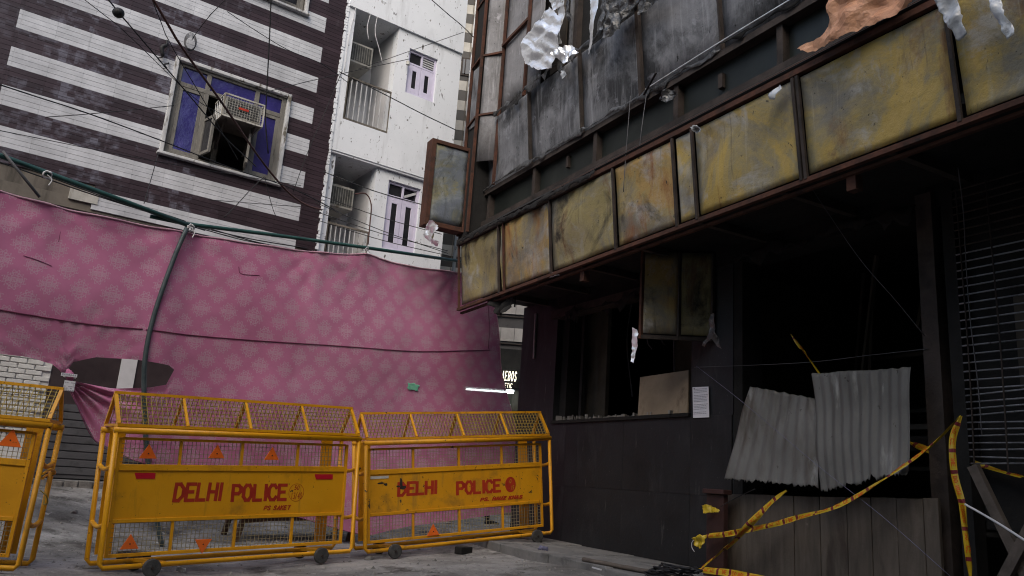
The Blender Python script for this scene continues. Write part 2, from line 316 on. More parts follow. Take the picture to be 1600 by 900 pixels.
def clothmat():
    mt, t, b = nodes('damask_cloth'); uv = N(t, 'TexCoord').outputs['UV']; sep = N(t, 'SeparateXYZ'); t.links.new(uv, sep.inputs[0])
    def mth(op, a, bb=None, c=None):
        n = N(t, 'Math', operation=op)
        for i, s in enumerate((a, bb, c)):
            if s is None: continue
            if isinstance(s, (int, float)): n.inputs[i].default_value = s
            else: t.links.new(s, n.inputs[i])
        return n.outputs[0]
    PX, PY = .1725, .205
    def motif(ox, oy):
        dx = mth('PINGPONG', mth('ADD', sep.outputs[0], ox), PX); dy = mth('PINGPONG', mth('ADD', sep.outputs[1], oy), PY)
        cb = N(t, 'CombineXYZ'); t.links.new(dx, cb.inputs[0]); t.links.new(dy, cb.inputs[1])
        ln = N(t, 'VectorMath', operation='LENGTH'); t.links.new(cb.outputs[0], ln.inputs[0]); r = ln.outputs[0]
        th = mth('ARCTAN2', dy, dx)
        D = mth('POWER', mth('ADD', mth('POWER', mth('DIVIDE', dx, .125), 1.25), mth('POWER', mth('DIVIDE', dy, .118), 1.25)), .8)                    # diamond distance
        sc = mth('ADD', D, mth('MULTIPLY', mth('COSINE', mth('MULTIPLY', th, 12)), .14))     # scalloped edge
        inside = mth('LESS_THAN', sc, .98)
        v = N(t, 'TexVoronoi', feature='DISTANCE_TO_EDGE'); v.inputs['Scale'].default_value = 33; t.links.new(cb.outputs[0], v.inputs['Vector'])
        lace = mth('LESS_THAN', v.outputs['Distance'], .13)
        ring = mth('LESS_THAN', mth('ABSOLUTE', mth('SUBTRACT', mth('FRACT', mth('MULTIPLY', sc, 2.6)), .5)), .2)
        pet = mth('GREATER_THAN', mth('SINE', mth('ADD', mth('MULTIPLY', th, 8), mth('MULTIPLY', r, 60))), .1)
        k = mth('MAXIMUM', lace, mth('MULTIPLY', ring, pet))
        return mth('MULTIPLY', inside, k)
    mk = mth('MAXIMUM', motif(0, 0), motif(PX, PY))
    n1 = noi(t, uv, 1.1, 6, .6); base = ramp(t, n1, [(.3, (.4, .135, .245)), (.7, (.5, .18, .31))])
    n2 = noi(t, uv, 45, 3); mk2 = mth('MULTIPLY', mk, mth('MULTIPLY_ADD', n2, .9, .3))
    c = mix(t, mk2, base, (.46, .29, .36))
    dirt = ramp(t, noi(t, uv, 2.4, 9, .7), [(.55, (0, 0, 0)), (.78, (.5, .5, .5))]); c = mix(t, dirt, c, (.34, .18, .23))
    t.links.new(c, b.inputs['Base Color']); b.inputs['Roughness'].default_value = .85; b.inputs['Specular IOR Level'].default_value = .15
    wv = noi(t, uv, 2.4, 4, .5, .6); bump(t, b, wv, .18, .05)
    tl = N(t, 'BsdfTranslucent'); t.links.new(c, tl.inputs[0]); ms = N(t, 'MixShader'); ms.inputs[0].default_value = .12
    tr = N(t, 'BsdfTransparent'); ms2 = N(t, 'MixShader'); ms2.inputs[0].default_value = .03
    out = t.nodes['Material Output']; t.links.new(b.outputs[0], ms.inputs[1]); t.links.new(tl.outputs[0], ms.inputs[2])
    t.links.new(ms.outputs[0], ms2.inputs[1]); t.links.new(tr.outputs[0], ms2.inputs[2]); t.links.new(ms2.outputs[0], out.inputs[0])
    return mt
MAT['cloth'] = clothmat()
MAT['hem'] = M('hem', [(.3, (.36, .2, .27)), (.7, (.5, .32, .38))], 5, .85, 0, .2)
MAT['seam'] = M('seam', [(.3, (.12, .03, .07)), (.7, (.2, .06, .11))], 9, .9, 0, .2)

# ------------------------------------------------------------------ stroke lettering
GL = {
 'A': ['0,0 .3,1 .6,0', '.13,.36 .47,.36'], 'B': ['0,0 0,1 .4,1 .55,.85 .55,.65 .4,.52 0,.52', '.4,.52 .6,.36 .6,.14 .42,0 0,0'],
 'C': ['.6,.82 .45,1 .18,1 0,.75 0,.25 .18,0 .45,0 .6,.18'], 'D': ['0,0 0,1 .32,1 .6,.72 .6,.28 .32,0 0,0'], 'E': ['.58,1 0,1 0,0 .58,0', '0,.52 .45,.52'],
 'H': ['0,0 0,1', '.6,0 .6,1', '0,.5 .6,.5'], 'I': ['.1,0 .1,1'], 'K': ['0,0 0,1', '.6,1 0,.45', '.2,.6 .6,0'], 'L': ['0,1 0,0 .55,0'],
 'N': ['0,0 0,1 .6,0 .6,1'], 'O': ['.18,0 0,.25 0,.75 .18,1 .42,1 .6,.75 .6,.25 .42,0 .18,0'], 'P': ['0,0 0,1 .42,1 .6,.85 .6,.6 .42,.46 0,.46'],
 'R': ['0,0 0,1 .42,1 .6,.85 .6,.6 .42,.48 0,.48', '.3,.48 .6,0'], 'S': ['.58,.85 .42,1 .16,1 .02,.82 .08,.6 .5,.42 .6,.2 .44,0 .14,0 0,.15'],
 'T': ['0,1 .6,1', '.3,1 .3,0'], 'U': ['0,1 0,.2 .16,0 .44,0 .6,.2 .6,1'], 'Z': ['0,1 .6,1 0,0 .6,0'], 'V': ['0,1 .3,0 .6,1'],
 '0': ['.18,0 0,.25 0,.75 .18,1 .42,1 .6,.75 .6,.25 .42,0 .18,0'], '1': ['.15,.8 .3,1 .3,0'], '3': ['0,.95 .5,1 .55,.65 .25,.52 .6,.35 .5,0 0,.05'],
 '4': ['.45,0 .45,1 0,.3 .6,.3'], '5': ['.55,1 .05,1 .02,.55 .45,.6 .6,.3 .45,0 0,.05'], '7': ['0,1 .6,1 .2,0'], '/': ['0,-.1 .45,1.1'], '.': ['0,0 .06,.06'], ' ': []}
def strokes(text, x, z, h, th, wr=.62, gap=.28, slant=0, jit=0):
    """2-D brush strokes of a line of lettering: list of quads (x,z)"""
    out = []; cx = x; rnd = random.Random(len(text) * 31 + int(x * 97))
    for ch in text:
        w = h * wr / .6; jx, jz = rnd.uniform(-jit, jit) * h, rnd.uniform(-jit, jit) * h
        for pl in GL.get(ch, []):
            P = [tuple(map(float, q.split(','))) for q in pl.split()]
            P = [(cx + jx + a * w + slant * b * h, z + jz + b * h) for a, b in P]
            for (ax, az), (bx, bz) in zip(P, P[1:]):
                dx, dz = bx - ax, bz - az; L = math.hypot(dx, dz) or 1e-6; dx /= L; dz /= L; e = th * .42
                nx, nz = -dz * th / 2, dx * th / 2
                out.append([(ax - dx * e + nx, az - dz * e + nz), (ax - dx * e - nx, az - dz * e - nz), (bx + dx * e - nx, bz + dz * e - nz), (bx + dx * e + nx, bz + dz * e + nz)])
        cx += (w * (.12 if ch in 'I.' else .6 if ch != ' ' else .4) + gap * h)
    return out, cx
def lettermesh(quads, fn):
    b = MB()
    for k, q in enumerate(quads): b.face([fn(x, z, .0006 + .00012 * k) for x, z in q])
    return b
def label_text(name, quads, mat, parent, y):
    o = lettermesh(quads, lambda x, z, o: (x, y - o, z)).build(name, mat, parent); o['kind'] = 'stuff'; return o
def letters(text, fit, th, mat, parent, y, **kw):
    """the same, one part for each character; fit(x, z) moves the unit line into place"""
    cx = 0; h = kw.pop('h'); gap = kw.get('gap', .28)
    for k, ch in enumerate(text):
        q, nx = strokes(ch, cx, 0, h, th, **kw)
        if q: lettermesh([[fit(x, z) for x, z in s] for s in q], lambda x, z, o: (x, y - o, z)).build('letter', mat, parent)
        cx = nx

# ------------------------------------------------------------------ crumpled sheets
def crumple(name, poly, mat, frame, label=None, cat=None, amp=.05, res=.05, w=0.0, fq=7, thick=.002, seed=0, parent=None, group=None, smooth=True):
    """a torn sheet: outline in front coordinates (x, w, z), creased by ridged noise"""
    P = [Vector(p) for p in poly]; pts = []; rnd = random.Random(seed)
    n = len(P); ring = []
    for i in range(n):
        a, b = P[i], P[(i + 1) % n]; k = max(1, int((b - a).length / res))
        for j in range(k):
            p = a.lerp(b, j / k); jt = res * .3 if j else 0
            ring.append(Vector((p.x + rnd.uniform(-jt, jt), p.y, p.z + rnd.uniform(-jt, jt))))
    xs = [p.x for p in P]; zs = [p.z for p in P]; c2 = [Vector((p.x, p.z)) for p in ring]; nb = len(c2)
    x = min(xs)
    while x < max(xs):
        z = min(zs)
        while z < max(zs):
            c2.append(Vector((x + rnd.uniform(-.3, .3) * res, z + rnd.uniform(-.3, .3) * res))); z += res
        x += res
    vs, es, fs, *_ = delaunay_2d_cdt(c2, [], [list(range(nb))], 1, 1e-5)
    ym = np.array([[p.x, p.z, 1] for p in P]); yy = np.array([p.y for p in P]); co_, *_ = np.linalg.lstsq(ym, yy, rcond=None)
    b = MB(); size = max(max(xs) - min(xs), max(zs) - min(zs)); folds = []
    for k in range(9):                                            # creases: straight folds in random directions, coarse to fine
        a = rnd.uniform(0, math.pi); lam = size * rnd.uniform(.5, 1) * (.42 if k < 3 else .2 if k < 6 else .09) + .012; folds.append((math.cos(a), math.sin(a), rnd.uniform(0, 9), lam, (1 if k < 3 else .6 if k < 6 else .35) * rnd.choice((-1, 1))))
    H_ = []
    for v in vs:
        h = 0; wx, wz = v.x + .04 * noise.noise((v.x * 5, seed, v.y * 5)), v.y + .04 * noise.noise((v.x * 5, seed + 4, v.y * 5))
        for cx_, cz_, o_, lam, w_k in folds: t_ = ((wx * cx_ + wz * cz_ + o_) / lam) % 2; h += w_k * (t_ if t_ < 1 else 2 - t_)
        h += .6 * noise.noise((v.x * 3, seed * 2.2, v.y * 3)); q = Vector((v.x * fq, seed * 3.1, v.y * fq))
        H_.append(h); b.v.append((v.x + .2 * amp * noise.noise(q), co_[0] * v.x + co_[1] * v.y + co_[2] - amp * h * .55 - .012, v.y + .2 * amp * noise.noise(q + Vector((9, 9, 9)))))
    lift = min(H_) * amp * .55; b.v = [(p[0], p[1] + lift, p[2]) for p in b.v]          # creases stand out from the wall, never into it
    b.f = [tuple(f) for f in fs]
    c = sum(P, Vector()) / n
    o = b.build(name, mat, parent, frame, (c.x, c.y, min(zs)) if parent is None else (0, 0, 0), solid=thick, smooth=smooth)
    if label: tag(o, label, cat, group)
    return o
def wire(name, label, pts, r, mat='cable', n=6, sm=5, group=None, cat='wire'):
    P = smoothline(pts, sm); o = P[-1].copy()
    return tag(MB().tube(P, r, n).build(name, MAT[mat], None, ID, o, smooth=True), label, cat, group)
# ================================================================== ground and pavement
def slabz(x): return .3 - .012 * x                              # top of the raised pavement along the burnt front
_cp = [(-3.4, 7.3, -.06), (-1.45, 9.1, .05), (0, 0, -.12), (0, -6, -.15), (-4.3, 8.9, .02), (-6, 10, .28), (-7.7, 11.2, .52), (-5.4, 12.8, .42), (-3, 14.6, .36),
       (-3.9, 9.95, -.02), (-2.3, 11.4, .03), (-.3, 14.6, .17), (-12, 8, .5), (-6, 3, -.1), (-3, 1, -.13), (0, 22, .4), (-4, 26, .5), (6, 26, .5), (-14, -4, 0), (-1, 11.6, .1), (-1, 5.5, -.08), (-6, 6.5, .02), (-1.1, 9.45, .07), (-2.9, 7.75, -.055), (-1.8, 8.75, .045)]
for lx in (-1.2, 0, 1.5, 3, 4.5, 6, 8, 11): p = RF.fr((lx, -1.22, 0)); _cp.append((p.x, p.y, slabz(lx) - .09))
for lx in (0, 4, 8): p = RF.fr((lx, 3, 0)); _cp.append((p.x, p.y, .1))
_A = np.array(_cp)
def _tps(d): return np.where(d > 0, d * d * np.log(np.maximum(d, 1e-9)), 0)
_n = len(_A); _D = np.linalg.norm(_A[:, None, :2] - _A[None, :, :2], axis=2)
_K = np.zeros((_n + 3, _n + 3)); _K[:_n, :_n] = _tps(_D) + .02 * np.eye(_n); _K[:_n, _n] = 1; _K[:_n, _n + 1:] = _A[:, :2]; _K[_n, :_n] = 1; _K[_n + 1:, :_n] = _A[:, :2].T
_w = np.linalg.solve(_K, np.r_[_A[:, 2], 0, 0, 0])
def gz(x, y): d = np.hypot(_A[:, 0] - x, _A[:, 1] - y); return float(_tps(d) @ _w[:_n] + _w[_n] + _w[_n + 1] * x + _w[_n + 2] * y)
def ground():
    xs = np.r_[np.linspace(-60, -14, 8)[:-1], np.linspace(-14, 10, 140), np.linspace(10, 60, 8)[1:]]
    ys = np.r_[np.linspace(-60, -6, 8)[:-1], np.linspace(-6, 28, 190), np.linspace(28, 90, 8)[1:]]
    b = MB()
    for y in ys:
        for x in xs:
            X, Y = min(max(x, -14), 10), min(max(y, -6), 27); z = gz(X, Y) + .035 * noise.noise((x * .9, y * .9, 0)) + .012 * noise.noise((x * 4, y * 4, 3)) + .008 * noise.noise((x * 11, y * 11, 3))
            b.v.append((x, y, z))
    nx = len(xs)
    for j in range(len(ys) - 1):
        for i in range(nx - 1): k = j * nx + i; b.f.append((k, k + 1, k + nx + 1, k + nx))
    tag(b.build('road', MAT['road'], smooth=True), None, None, kind='structure')
ground()
def gpt(px, py):                                                 # where a sight line meets the road
    d = ray(px, py); t = 3.0
    while t < 60:
        p = EYE + d * t
        if p.z < gz(p.x, p.y): return p
        t += .02
    return EYE + d * 20
pv = tag(MB().box(-1.3, 12, -.86, .2, -.4, .24).build('pavement', MAT['slab'], None, RF), None, None, kind='structure')
x = -1.3; k = 0
rs = random.Random(3)
while x < 11:
    L = rs.uniform(.85, 1.25); j = rs.uniform(-.012, .012)
    for y0, y1 in ((-1.19 + rs.uniform(-.02, .02), -.9), (-.885, -.45), (-.44, .2)):
        g = .006; a = slabz(x) + j; b_ = MB()
        b_.slab([(x + g, y0, -.1), (x + L - g, y0, -.1), (x + L - g, y1, -.1), (x + g, y1, -.1)], .1)
        b_ = MB(); za, zb = slabz(x) + rs.uniform(-.006, .006), slabz(x + L) + rs.uniform(-.006, .006)
        b_.v = [(x + g, y0, -.1), (x + L - g, y0, -.1), (x + L - g, y1, -.1), (x + g, y1, -.1), (x + g, y0 + .015, za), (x + L - g, y0 + .015, zb), (x + L - g, y1, zb), (x + g, y1, za)]
        b_.f = [(0, 1, 2, 3), (4, 5, 6, 7), (0, 1, 5, 4), (1, 2, 6, 5), (2, 3, 7, 6), (3, 0, 4, 7)]
        b_.build('paving_slab', MAT['slab'], pv, bevel=.012)
    x += L

# ================================================================== striped tiled building (left)
def lz(px, py, w=0): return LF.on(px, py, w)
WX0, WX1, WZ0, WZ1 = -3.97, -1.95, 5.95, 7.66                     # window opening
UX0, UX1, UZ0, UZ1 = -3.9, -1.88, 9.43, 11.1
tb = thing('tiled_building', 'building clad in white and brown striped tiles behind the pink screen', 'building', LF, (-5, 0, .5))
w_ = MB()
for x0, x1, z0, z1 in ((-10, WX0, 4.85, 12.5), (WX1, -1.06, 4.85, 12.5), (WX0, WX1, 4.85, WZ0), (WX0, WX1, WZ1, UZ0), (WX0, WX1, UZ1, 12.5), (WX0, UX0, UZ0, UZ1)): w_.box(x0, x1, .03, .28, z0, z1)
w_.box(-10, -1.06, 3.2, 3.4, .3, 12.5); w_.box(-10, -9.8, .28, 3.2, .3, 12.5); w_.box(-1.26, -1.06, .28, 3.2, .3, 12.5); w_.box(-10, -1.06, 0.03, 3.4, 12.5, 12.7); w_.box(-9.8, -1.26, .28, 3.2, 8.4, 8.6)
w_.build('wall', MAT['plaster'], tb)
MB().box(-10, -1.06, .03, 3.2, 4.66, 4.85).build('soffit', MAT['plaster'], tb)
MB().box(-10, -1.06, .6, .8, 2.6, 4.66).build('upper_shopfront', MAT['plaster'], tb)
def tileband(z0, rows, white, x0, x1):
    b = MB(); TH, TW = .08, .48; rnd = random.Random(int(z0 * 100) + white)
    for r in range(rows):
        za = z0 + r * TH; i0 = math.floor(x0 / TW)
        for i in range(i0, math.ceil(x1 / TW)):
            xa, xb = max(i * TW, x0), min((i + 1) * TW, x1); cx, cz = (xa + xb) / 2, za + TH / 2
            if xb - xa < .01: continue
            skip = False
            for a0, a1, b0, b1 in ((WX0, WX1, WZ0, WZ1), (UX0, UX1, UZ0, UZ1)):
                if b0 - .03 < cz < b1 + .03 and xb > a0 and xa < a1:
                    if xa < a0: xb = a0
                    elif xb > a1: xa = a1
                    else: skip = True
            if skip or (cz < 5.12 and cx < -4.75): continue
            v = rnd.uniform(-1, 1)
            if white: k = .52 + .025 * v + .05 * noise.noise((cx * 1.3, cz * .7, 1)); col = (k * .98, k, k * 1.05, 1)
            else:
                edge = min(1, max(0, (-2.7 - cx) / .9)) * min(1, max(.25, (cx + 6.9) / 1.4)); k = 1 + .2 * v; col = (.038 * k, .025 * k, .031 * k, edge)
            g = .0007; d = rnd.uniform(0, .002)
            P = [(xa + .0004, za + g), (xb - .0004, za + g), (xb - .0004, za + TH - g), (xa + .0004, za + TH - g)]
            kk = len(b.v); b.v += [(p, .03, q) for p, q in P] + [(p + (.0005 if i in (0, 3) else -.0005), .004 - d, q + (.0018 if i < 2 else -.0018)) for i, (p, q) in enumerate(P)]
            b.f += [tuple(kk + t for t in f) for f in ((4, 5, 6, 7), (0, 1, 5, 4), (1, 2, 6, 5), (2, 3, 7, 6), (3, 0, 4, 7))]; b.c += [col] * 8
    return b
STR0 = 6.945 - .64 * 3       # top of a white stripe; white .32, brown .32
XL, XR = -6.29, -1.47
for i in range(0, 10):
    zt = STR0 + .64 * i
    if zt > 4.95: tileband(zt - .32, 4, True, XL, XR).build('white_tile_band', MAT['tile'], tb)['kind'] = 'stuff'
    tileband(zt, 4, False, XL, XR).build('brown_tile_band', MAT['tilebrown'], tb)['kind'] = 'stuff'
tileband(4.86, 90, False, XR, -1.06).build('brown_tile_border', MAT['tilebrown'], tb)['kind'] = 'stuff'
tileband(4.86, 90, False, -9.9, XL).build('brown_tile_border', MAT['tilebrown'], tb)['kind'] = 'stuff'
def leftwindow(x0, x1, z0, z1, openish):
    PM = MAT['purple'] if openish else MAT['darkpane']
    fr = MB()                                                   # chunky peeling surround
    for a in ((x0 - .02, x0 + .045, z0 - .02, z1 + .025), (x1 - .045, x1 + .02, z0 - .02, z1 + .025), (x0 + .045, x1 - .045, z1 - .04, z1 + .025), (x0 - .05, x1 + .05, z0 - .07, z0 - .02)):
        fr.box(a[0], a[1], -.05 if a[2] > z0 - .05 else -.09, .26, a[2], a[3])
    W = fr.build('window', MAT['peel'], tb, bevel=.012)
    g = MB(); y0, y1 = .03, .1; zt = z1 - .42; m1, m2 = x0 + .58, x1 - .58
    for a in ((x0 + .045, x0 + .13, z0 - .02, z1 - .04), (x1 - .13, x1 - .045, z0 - .02, z1 - .04), (m1 - .04, m1 + .04, z0, z1 - .04), (m2 - .04, m2 + .04, z0, z1 - .04), (x0 + .13, x1 - .13, zt - .04, zt + .04), (x0 + .13, x1 - .13, z1 - .1, z1 - .04), (x0 + .13, x1 - .13, z0 - .02, z0 + .05)):
        g.box(a[0], a[1], y0 - .003 * (a[1] - a[0] > .3), y1, a[2], a[3])
    g.build('window_frame', MAT['greywood'], W, bevel=.006)
    for a, b in ((x0 + .13, m1 - .04), (m1 + .04, m2 - .04), (m2 + .04, x1 - .13)): MB().box(a, b, .06, .068, zt + .04, z1 - .1).build('pane', PM, W)
    for a, b in ((x0 + .13, m1 - .04), (m2 + .04, x1 - .13)):
        s = MB(); e = .06
        for q in ((a, a + e, z0 + .05, zt - .04), (b - e, b, z0 + .05, zt - .04), (a + e, b - e, zt - .04 - e, zt - .04), (a + e, b - e, z0 + .05, z0 + .05 + e)): s.box(q[0], q[1], .035, .085, q[2], q[3])
        s.build('sash', MAT['greywood'], W, bevel=.004)
        MB().box(a + e, b - e, .055, .062, z0 + .05 + e, zt - .04 - e).build('pane', PM, W)
    for hx, sg in ((m1 + .04, 1), (m2 - .04, -1)):               # open casements swung out
        rot = Matrix.Rotation(R(-78 * sg), 3, 'Z'); zb, ztop = z0 + .1, z0 + .78; wd_ = .36; s = MB(); e = .05; pn = MB()
        for q in ((0, e, zb, ztop), (wd_ - e, wd_, zb, ztop), (e, wd_ - e, ztop - e, ztop), (e, wd_ - e, zb, zb + e)): s.box(sg * q[0], sg * q[1], -.02, .02, q[2], q[3])
        pn.box(sg * e, sg * (wd_ - e), -.004, .004, zb + e, ztop - e)
        for mb in (s, pn): mb.v = [tuple(Vector((hx, .04, 0)) + rot @ Vector((p[0], p[1], 0)) + Vector((0, 0, p[2]))) for p in mb.v]
        s.build('casement', MAT['greywood'], W); pn.build('casement_pane', MAT['purple'] if sg < 0 else MAT['darkpane'], W)
    MB().box(x0 + .06, x1 - .06, .9, .92, z0 - .02, z1).build('room_curtain', MAT['inner'], W)
    MB().box(m1 + .34, m1 + .44, .5, .54, z0, zt).build('bar', MAT['greywood'], W)
    return W
leftwindow(WX0, WX1, WZ0, WZ1, True); leftwindow(UX0, UX1, UZ0, UZ1, False)
# ground floor seen through the slits of the screen
lw = MB(); XA = lz(82, 570, -.6).x
whb = MB().box(-10, XA, .6, .75, .3, 2.6).build('white_brick_wall', MAT['whitebrick'], tb)
zr = .5; row = 0
while zr < 2.55:
    xx = XA - (.0 if row % 2 else .115)
    while xx > XA - 2.2:
        if zr > 1.2: MB().box(xx - .218, xx - .006, .572 + rs.uniform(-.006, .006), .6, zr, zr + .068).build('brick', MAT['whitebrick'], whb, bevel=.006)
        xx -= .228
    zr += .08; row += 1
MB().box(XA, -1.06, .6, .8, 1.72, 2.6).build('brown_fascia', MAT['browntile'], tb)
sx0, sx1 = lz(187, 580, -.58).x, lz(212, 580, -.58).x; MB().box(sx0, sx1, .575, .6, 1.72, 2.6).build('white_strip', MAT['whitein'], tb)
sh = MB().box(XA, -1.06, .6, .72, .6, 1.72).build('grey_shutter', MAT['greyshutter'], tb)
for i in range(9): MB().box(XA + .02, -1.1, .585, .6, .66 + i * .118, .66 + i * .118 + .1).build('shutter_slat', MAT['greyshutter'], sh, bevel=.004)
st = MB().box(-10, -1.06, .2, .7, .2, .58).build('step', MAT['slab'], tb)
for i in range(30): MB().box(-7.2 + i * .2, -7.02 + i * .2, .17 + rs.uniform(-.02, .01), .2, .42 + rs.uniform(-.01, .01), .58 + rs.uniform(-.015, .008)).build('brick', MAT['stone'], st, bevel=.01)
a, c = lz(110, 293, 0), lz(152, 320, 0)
MB().box(a.x, c.x, -.01, .05, c.z, a.z).build('hanging_tile_panel', MAT['tile'], tb)
bpy.data.objects['hanging_tile_panel'].data.materials[0] = MAT['acbody']
# window air conditioner in its cage
ac = thing('air_conditioner', 'caged window air conditioner jutting from the purple glazed window', 'air conditioner', LF, (-2.9, -.1, 6.55))
p1, p2, p3 = lz(353, 143, .5), lz(415, 160, .5), lz(408, 198, .5); X0, X1, Z0, Z1 = p1.x, p2.x, p3.z, p1.z - .03
MB().box(X0 + .03, X1 - .03, -.46, .3, Z0 + .03, Z1 - .02).build('casing', MAT['acbody'], ac, bevel=.015)
MB().box(X0 + .07, X1 - .07, -.475, -.46, Z0 + .07, Z1 - .06).build('condenser_fins', MAT['acdark'], ac)
cg = MB()
for xx in (X0, X1):
    for zz in (Z0, Z1): cg.bar((xx, -.5, zz), (xx, .05, zz), .022)
    cg.bar((xx, -.5, Z0), (xx, -.5, Z1), .024)
for zz in (Z0, Z1): cg.bar((X0, -.5, zz), (X1, -.5, zz), .026)
cg.build('cage_frame', MAT['acbody'], ac)
cg = MB()
for i in range(1, 15): t = i / 15; cg.tube([(X0 + (X1 - X0) * t, -.5, Z0), (X0 + (X1 - X0) * t, -.5, Z1)], .003, 4)
for i in range(1, 9): t = i / 9; cg.tube([(X0, -.5, Z0 + (Z1 - Z0) * t), (X1, -.5, Z0 + (Z1 - Z0) * t)], .003, 4)
cg.build('wire_grille', MAT['acbody'], ac)
for i in range(5): cg = MB().bar((X0, -.5 + i * .11, Z0), (X0, -.39 + i * .11, Z1), .01); cg.build('side_strut', MAT['peel'], ac)
MB().box((X0 + X1) / 2 - .09, (X0 + X1) / 2 + .08, -.512, -.504, (Z0 + Z1) / 2 - .015, (Z0 + Z1) / 2 + .025).build('badge', MAT['red'], ac)
for s in (X0 + .1, X1 - .1): MB().bar((s, -.4, Z0), (s, .05, Z0 - .42), .03).build('bracket', MAT['darkiron'], ac)
MB().box(X0, X1, -.49, .2, Z0 - .006, Z0 + .012).build('tray', MAT['plaster'], ac)

# ================================================================== white building with balconies
wb = thing('white_building', 'white plastered building with recessed balconies beside the striped building', 'building', LF, (.3, 0, .5))
BX0, BX1, EXR = -.89, .08, 1.62
def storey(z0, z1, y, bx1, wx0, wx1, wz0, wz1, rail0, rail1, acx):
    """z1 = underside of the slab over the balcony, rail0 = balcony parapet top"""
    D = 1.15
    b = MB(); th = .22
    b.box(-1.055, BX0, y, y + D, z0, z1)                                             # pier at the left
    b.box(BX0, bx1, y, y + .14, z0, rail0)                                            # parapet
    b.box(bx1, wx0, y, y + th, z0, z1); b.box(wx1, EXR, y, y + th, z0, z1)
    b.box(wx0, wx1, y, y + th, z0, wz0); b.box(wx0, wx1, y, y + th, wz1, z1)
    b.build('wall', MAT['white'], wb)
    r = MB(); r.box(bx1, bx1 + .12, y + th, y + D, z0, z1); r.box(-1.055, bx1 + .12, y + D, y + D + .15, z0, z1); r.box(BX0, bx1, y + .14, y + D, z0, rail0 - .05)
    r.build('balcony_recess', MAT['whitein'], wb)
    dr = MB().box(BX0 + .08, BX0 + .5, y + D - .03, y + D, rail0, z1 - .45).build('balcony_door', MAT['plaster'], wb)
    R_ = MB(); zt = rail1
    for zz in (zt, rail0 + .03): R_.bar((BX0, y + .03, zz), (bx1 + .02, y + .03, zz), .035)
    for xx in (BX0 + .015, bx1): R_.bar((xx, y + .03, rail0), (xx, y + .03, zt), .03)
    rl = R_.build('railing', MAT['plaster'], wb); k = 9
    for i in range(1, k): xx = BX0 + (bx1 - BX0) * i / k; MB().bar((xx, y + .03, rail0 + .04), (xx, y + .03, zt), .016).build('baluster', MAT['peel'], rl)
    # shuttered window
    f = MB(); e = .05; zt = wz1 - .3 * min(1, (wz1 - wz0))
    for q in ((wx0, wx0 + e, wz0, wz1), (wx1 - e, wx1, wz0, wz1), (wx0 + e, wx1 - e, wz1 - e, wz1), (wx0 + e, wx1 - e, zt - .02, zt + .02), (wx0 + e, wx1 - e, wz0, wz0 + e), ((wx0 + wx1) / 2 - .02, (wx0 + wx1) / 2 + .02, zt + .02, wz1 - e)): f.box(q[0], q[1], y + .05, y + .12, q[2], q[3])
    W = f.build('window', MAT['lilac'], wb, bevel=.004)
    xm = (wx0 + wx1) / 2
    MB().box(wx0 + e, xm - .02, y + .085, y + .095, zt + .02, wz1 - e).build('transom_pane', MAT['darkpane'], W)
    MB().box(xm + .02, wx1 - e, y + .11, y + .12, zt + .02, wz1 - e).build('transom_pane', MAT['darkpane'], W)
    if z0 > 6:
        for i in range(4): MB().box(xm + .02, wx1 - e, y + .06, y + .08, zt + .05 + i * .05, zt + .075 + i * .05).build('louvre', MAT['peel'], W)
    else: MB().bar((xm + .04, y + .07, zt + .06), (wx1 - e - .02, y + .07, wz1 - .1), .015, .05).build('broken_louvre', MAT['peel'], W)
    for a, c in ((wx0 + e, xm - .004), (xm + .004, wx1 - e)):
        s = MB(); g = .095 if a < xm else .095
        for q in ((a, a + g, wz0 + e, zt - .02), (c - g, c, wz0 + e, zt - .02), (a + g, c - g, zt - .14, zt - .02), (a + g, c - g, wz0 + e, wz0 + e + .12)): s.box(q[0], q[1], y + .055, y + .09, q[2], q[3])
        s.build('shutter_leaf', MAT['lilac'], W, bevel=.004)
        MB().box(a + g, c - g, y + .07, y + .078, wz0 + e + .12, zt - .14).build('shutter_glass', MAT['darkpane'], W)
    # air conditioner on the back of the balcony
    A = thing('air_conditioner', acx, 'air conditioner', LF, (BX0 + .2, y + .4, z1 - .95))
    MB().box(BX0 + .02, BX0 + .6, y + .32, y + D - .02, z1 - .95, z1 - .5).build('casing', MAT['acbody'], A, bevel=.012)
    MB().box(BX0 + .06, BX0 + .56, y + .305, y + .32, z1 - .9, z1 - .55).build('condenser_fins', MAT['acdark'], A)
    g = MB()
    for i in range(11): g.tube([(BX0 + .06 + i * .05, y + .296, z1 - .92), (BX0 + .06 + i * .05, y + .296, z1 - .53)], .003, 4)
    g.build('grille', MAT['acbody'], A)
storey(6.9, 9.95, 0.0, BX1, .37, 1.05, 8.6, 9.6, 7.58, 8.48, 'caged air conditioner on the upper white balcony')
storey(.4, 6.9, .09, -.02, .27, 1.0, 5.27, 6.68, 4.75, 5.5, 'caged air conditioner on the lower white balcony')
b = MB().box(-1.055, EXR, -.05, 1.3, 9.95, 13); b.box(-1.055, EXR, .02, 1.3, 6.86, 6.9); b.box(EXR - .2, EXR, .3, 6, .4, 13); b.build('upper_storey', MAT['white'], wb)
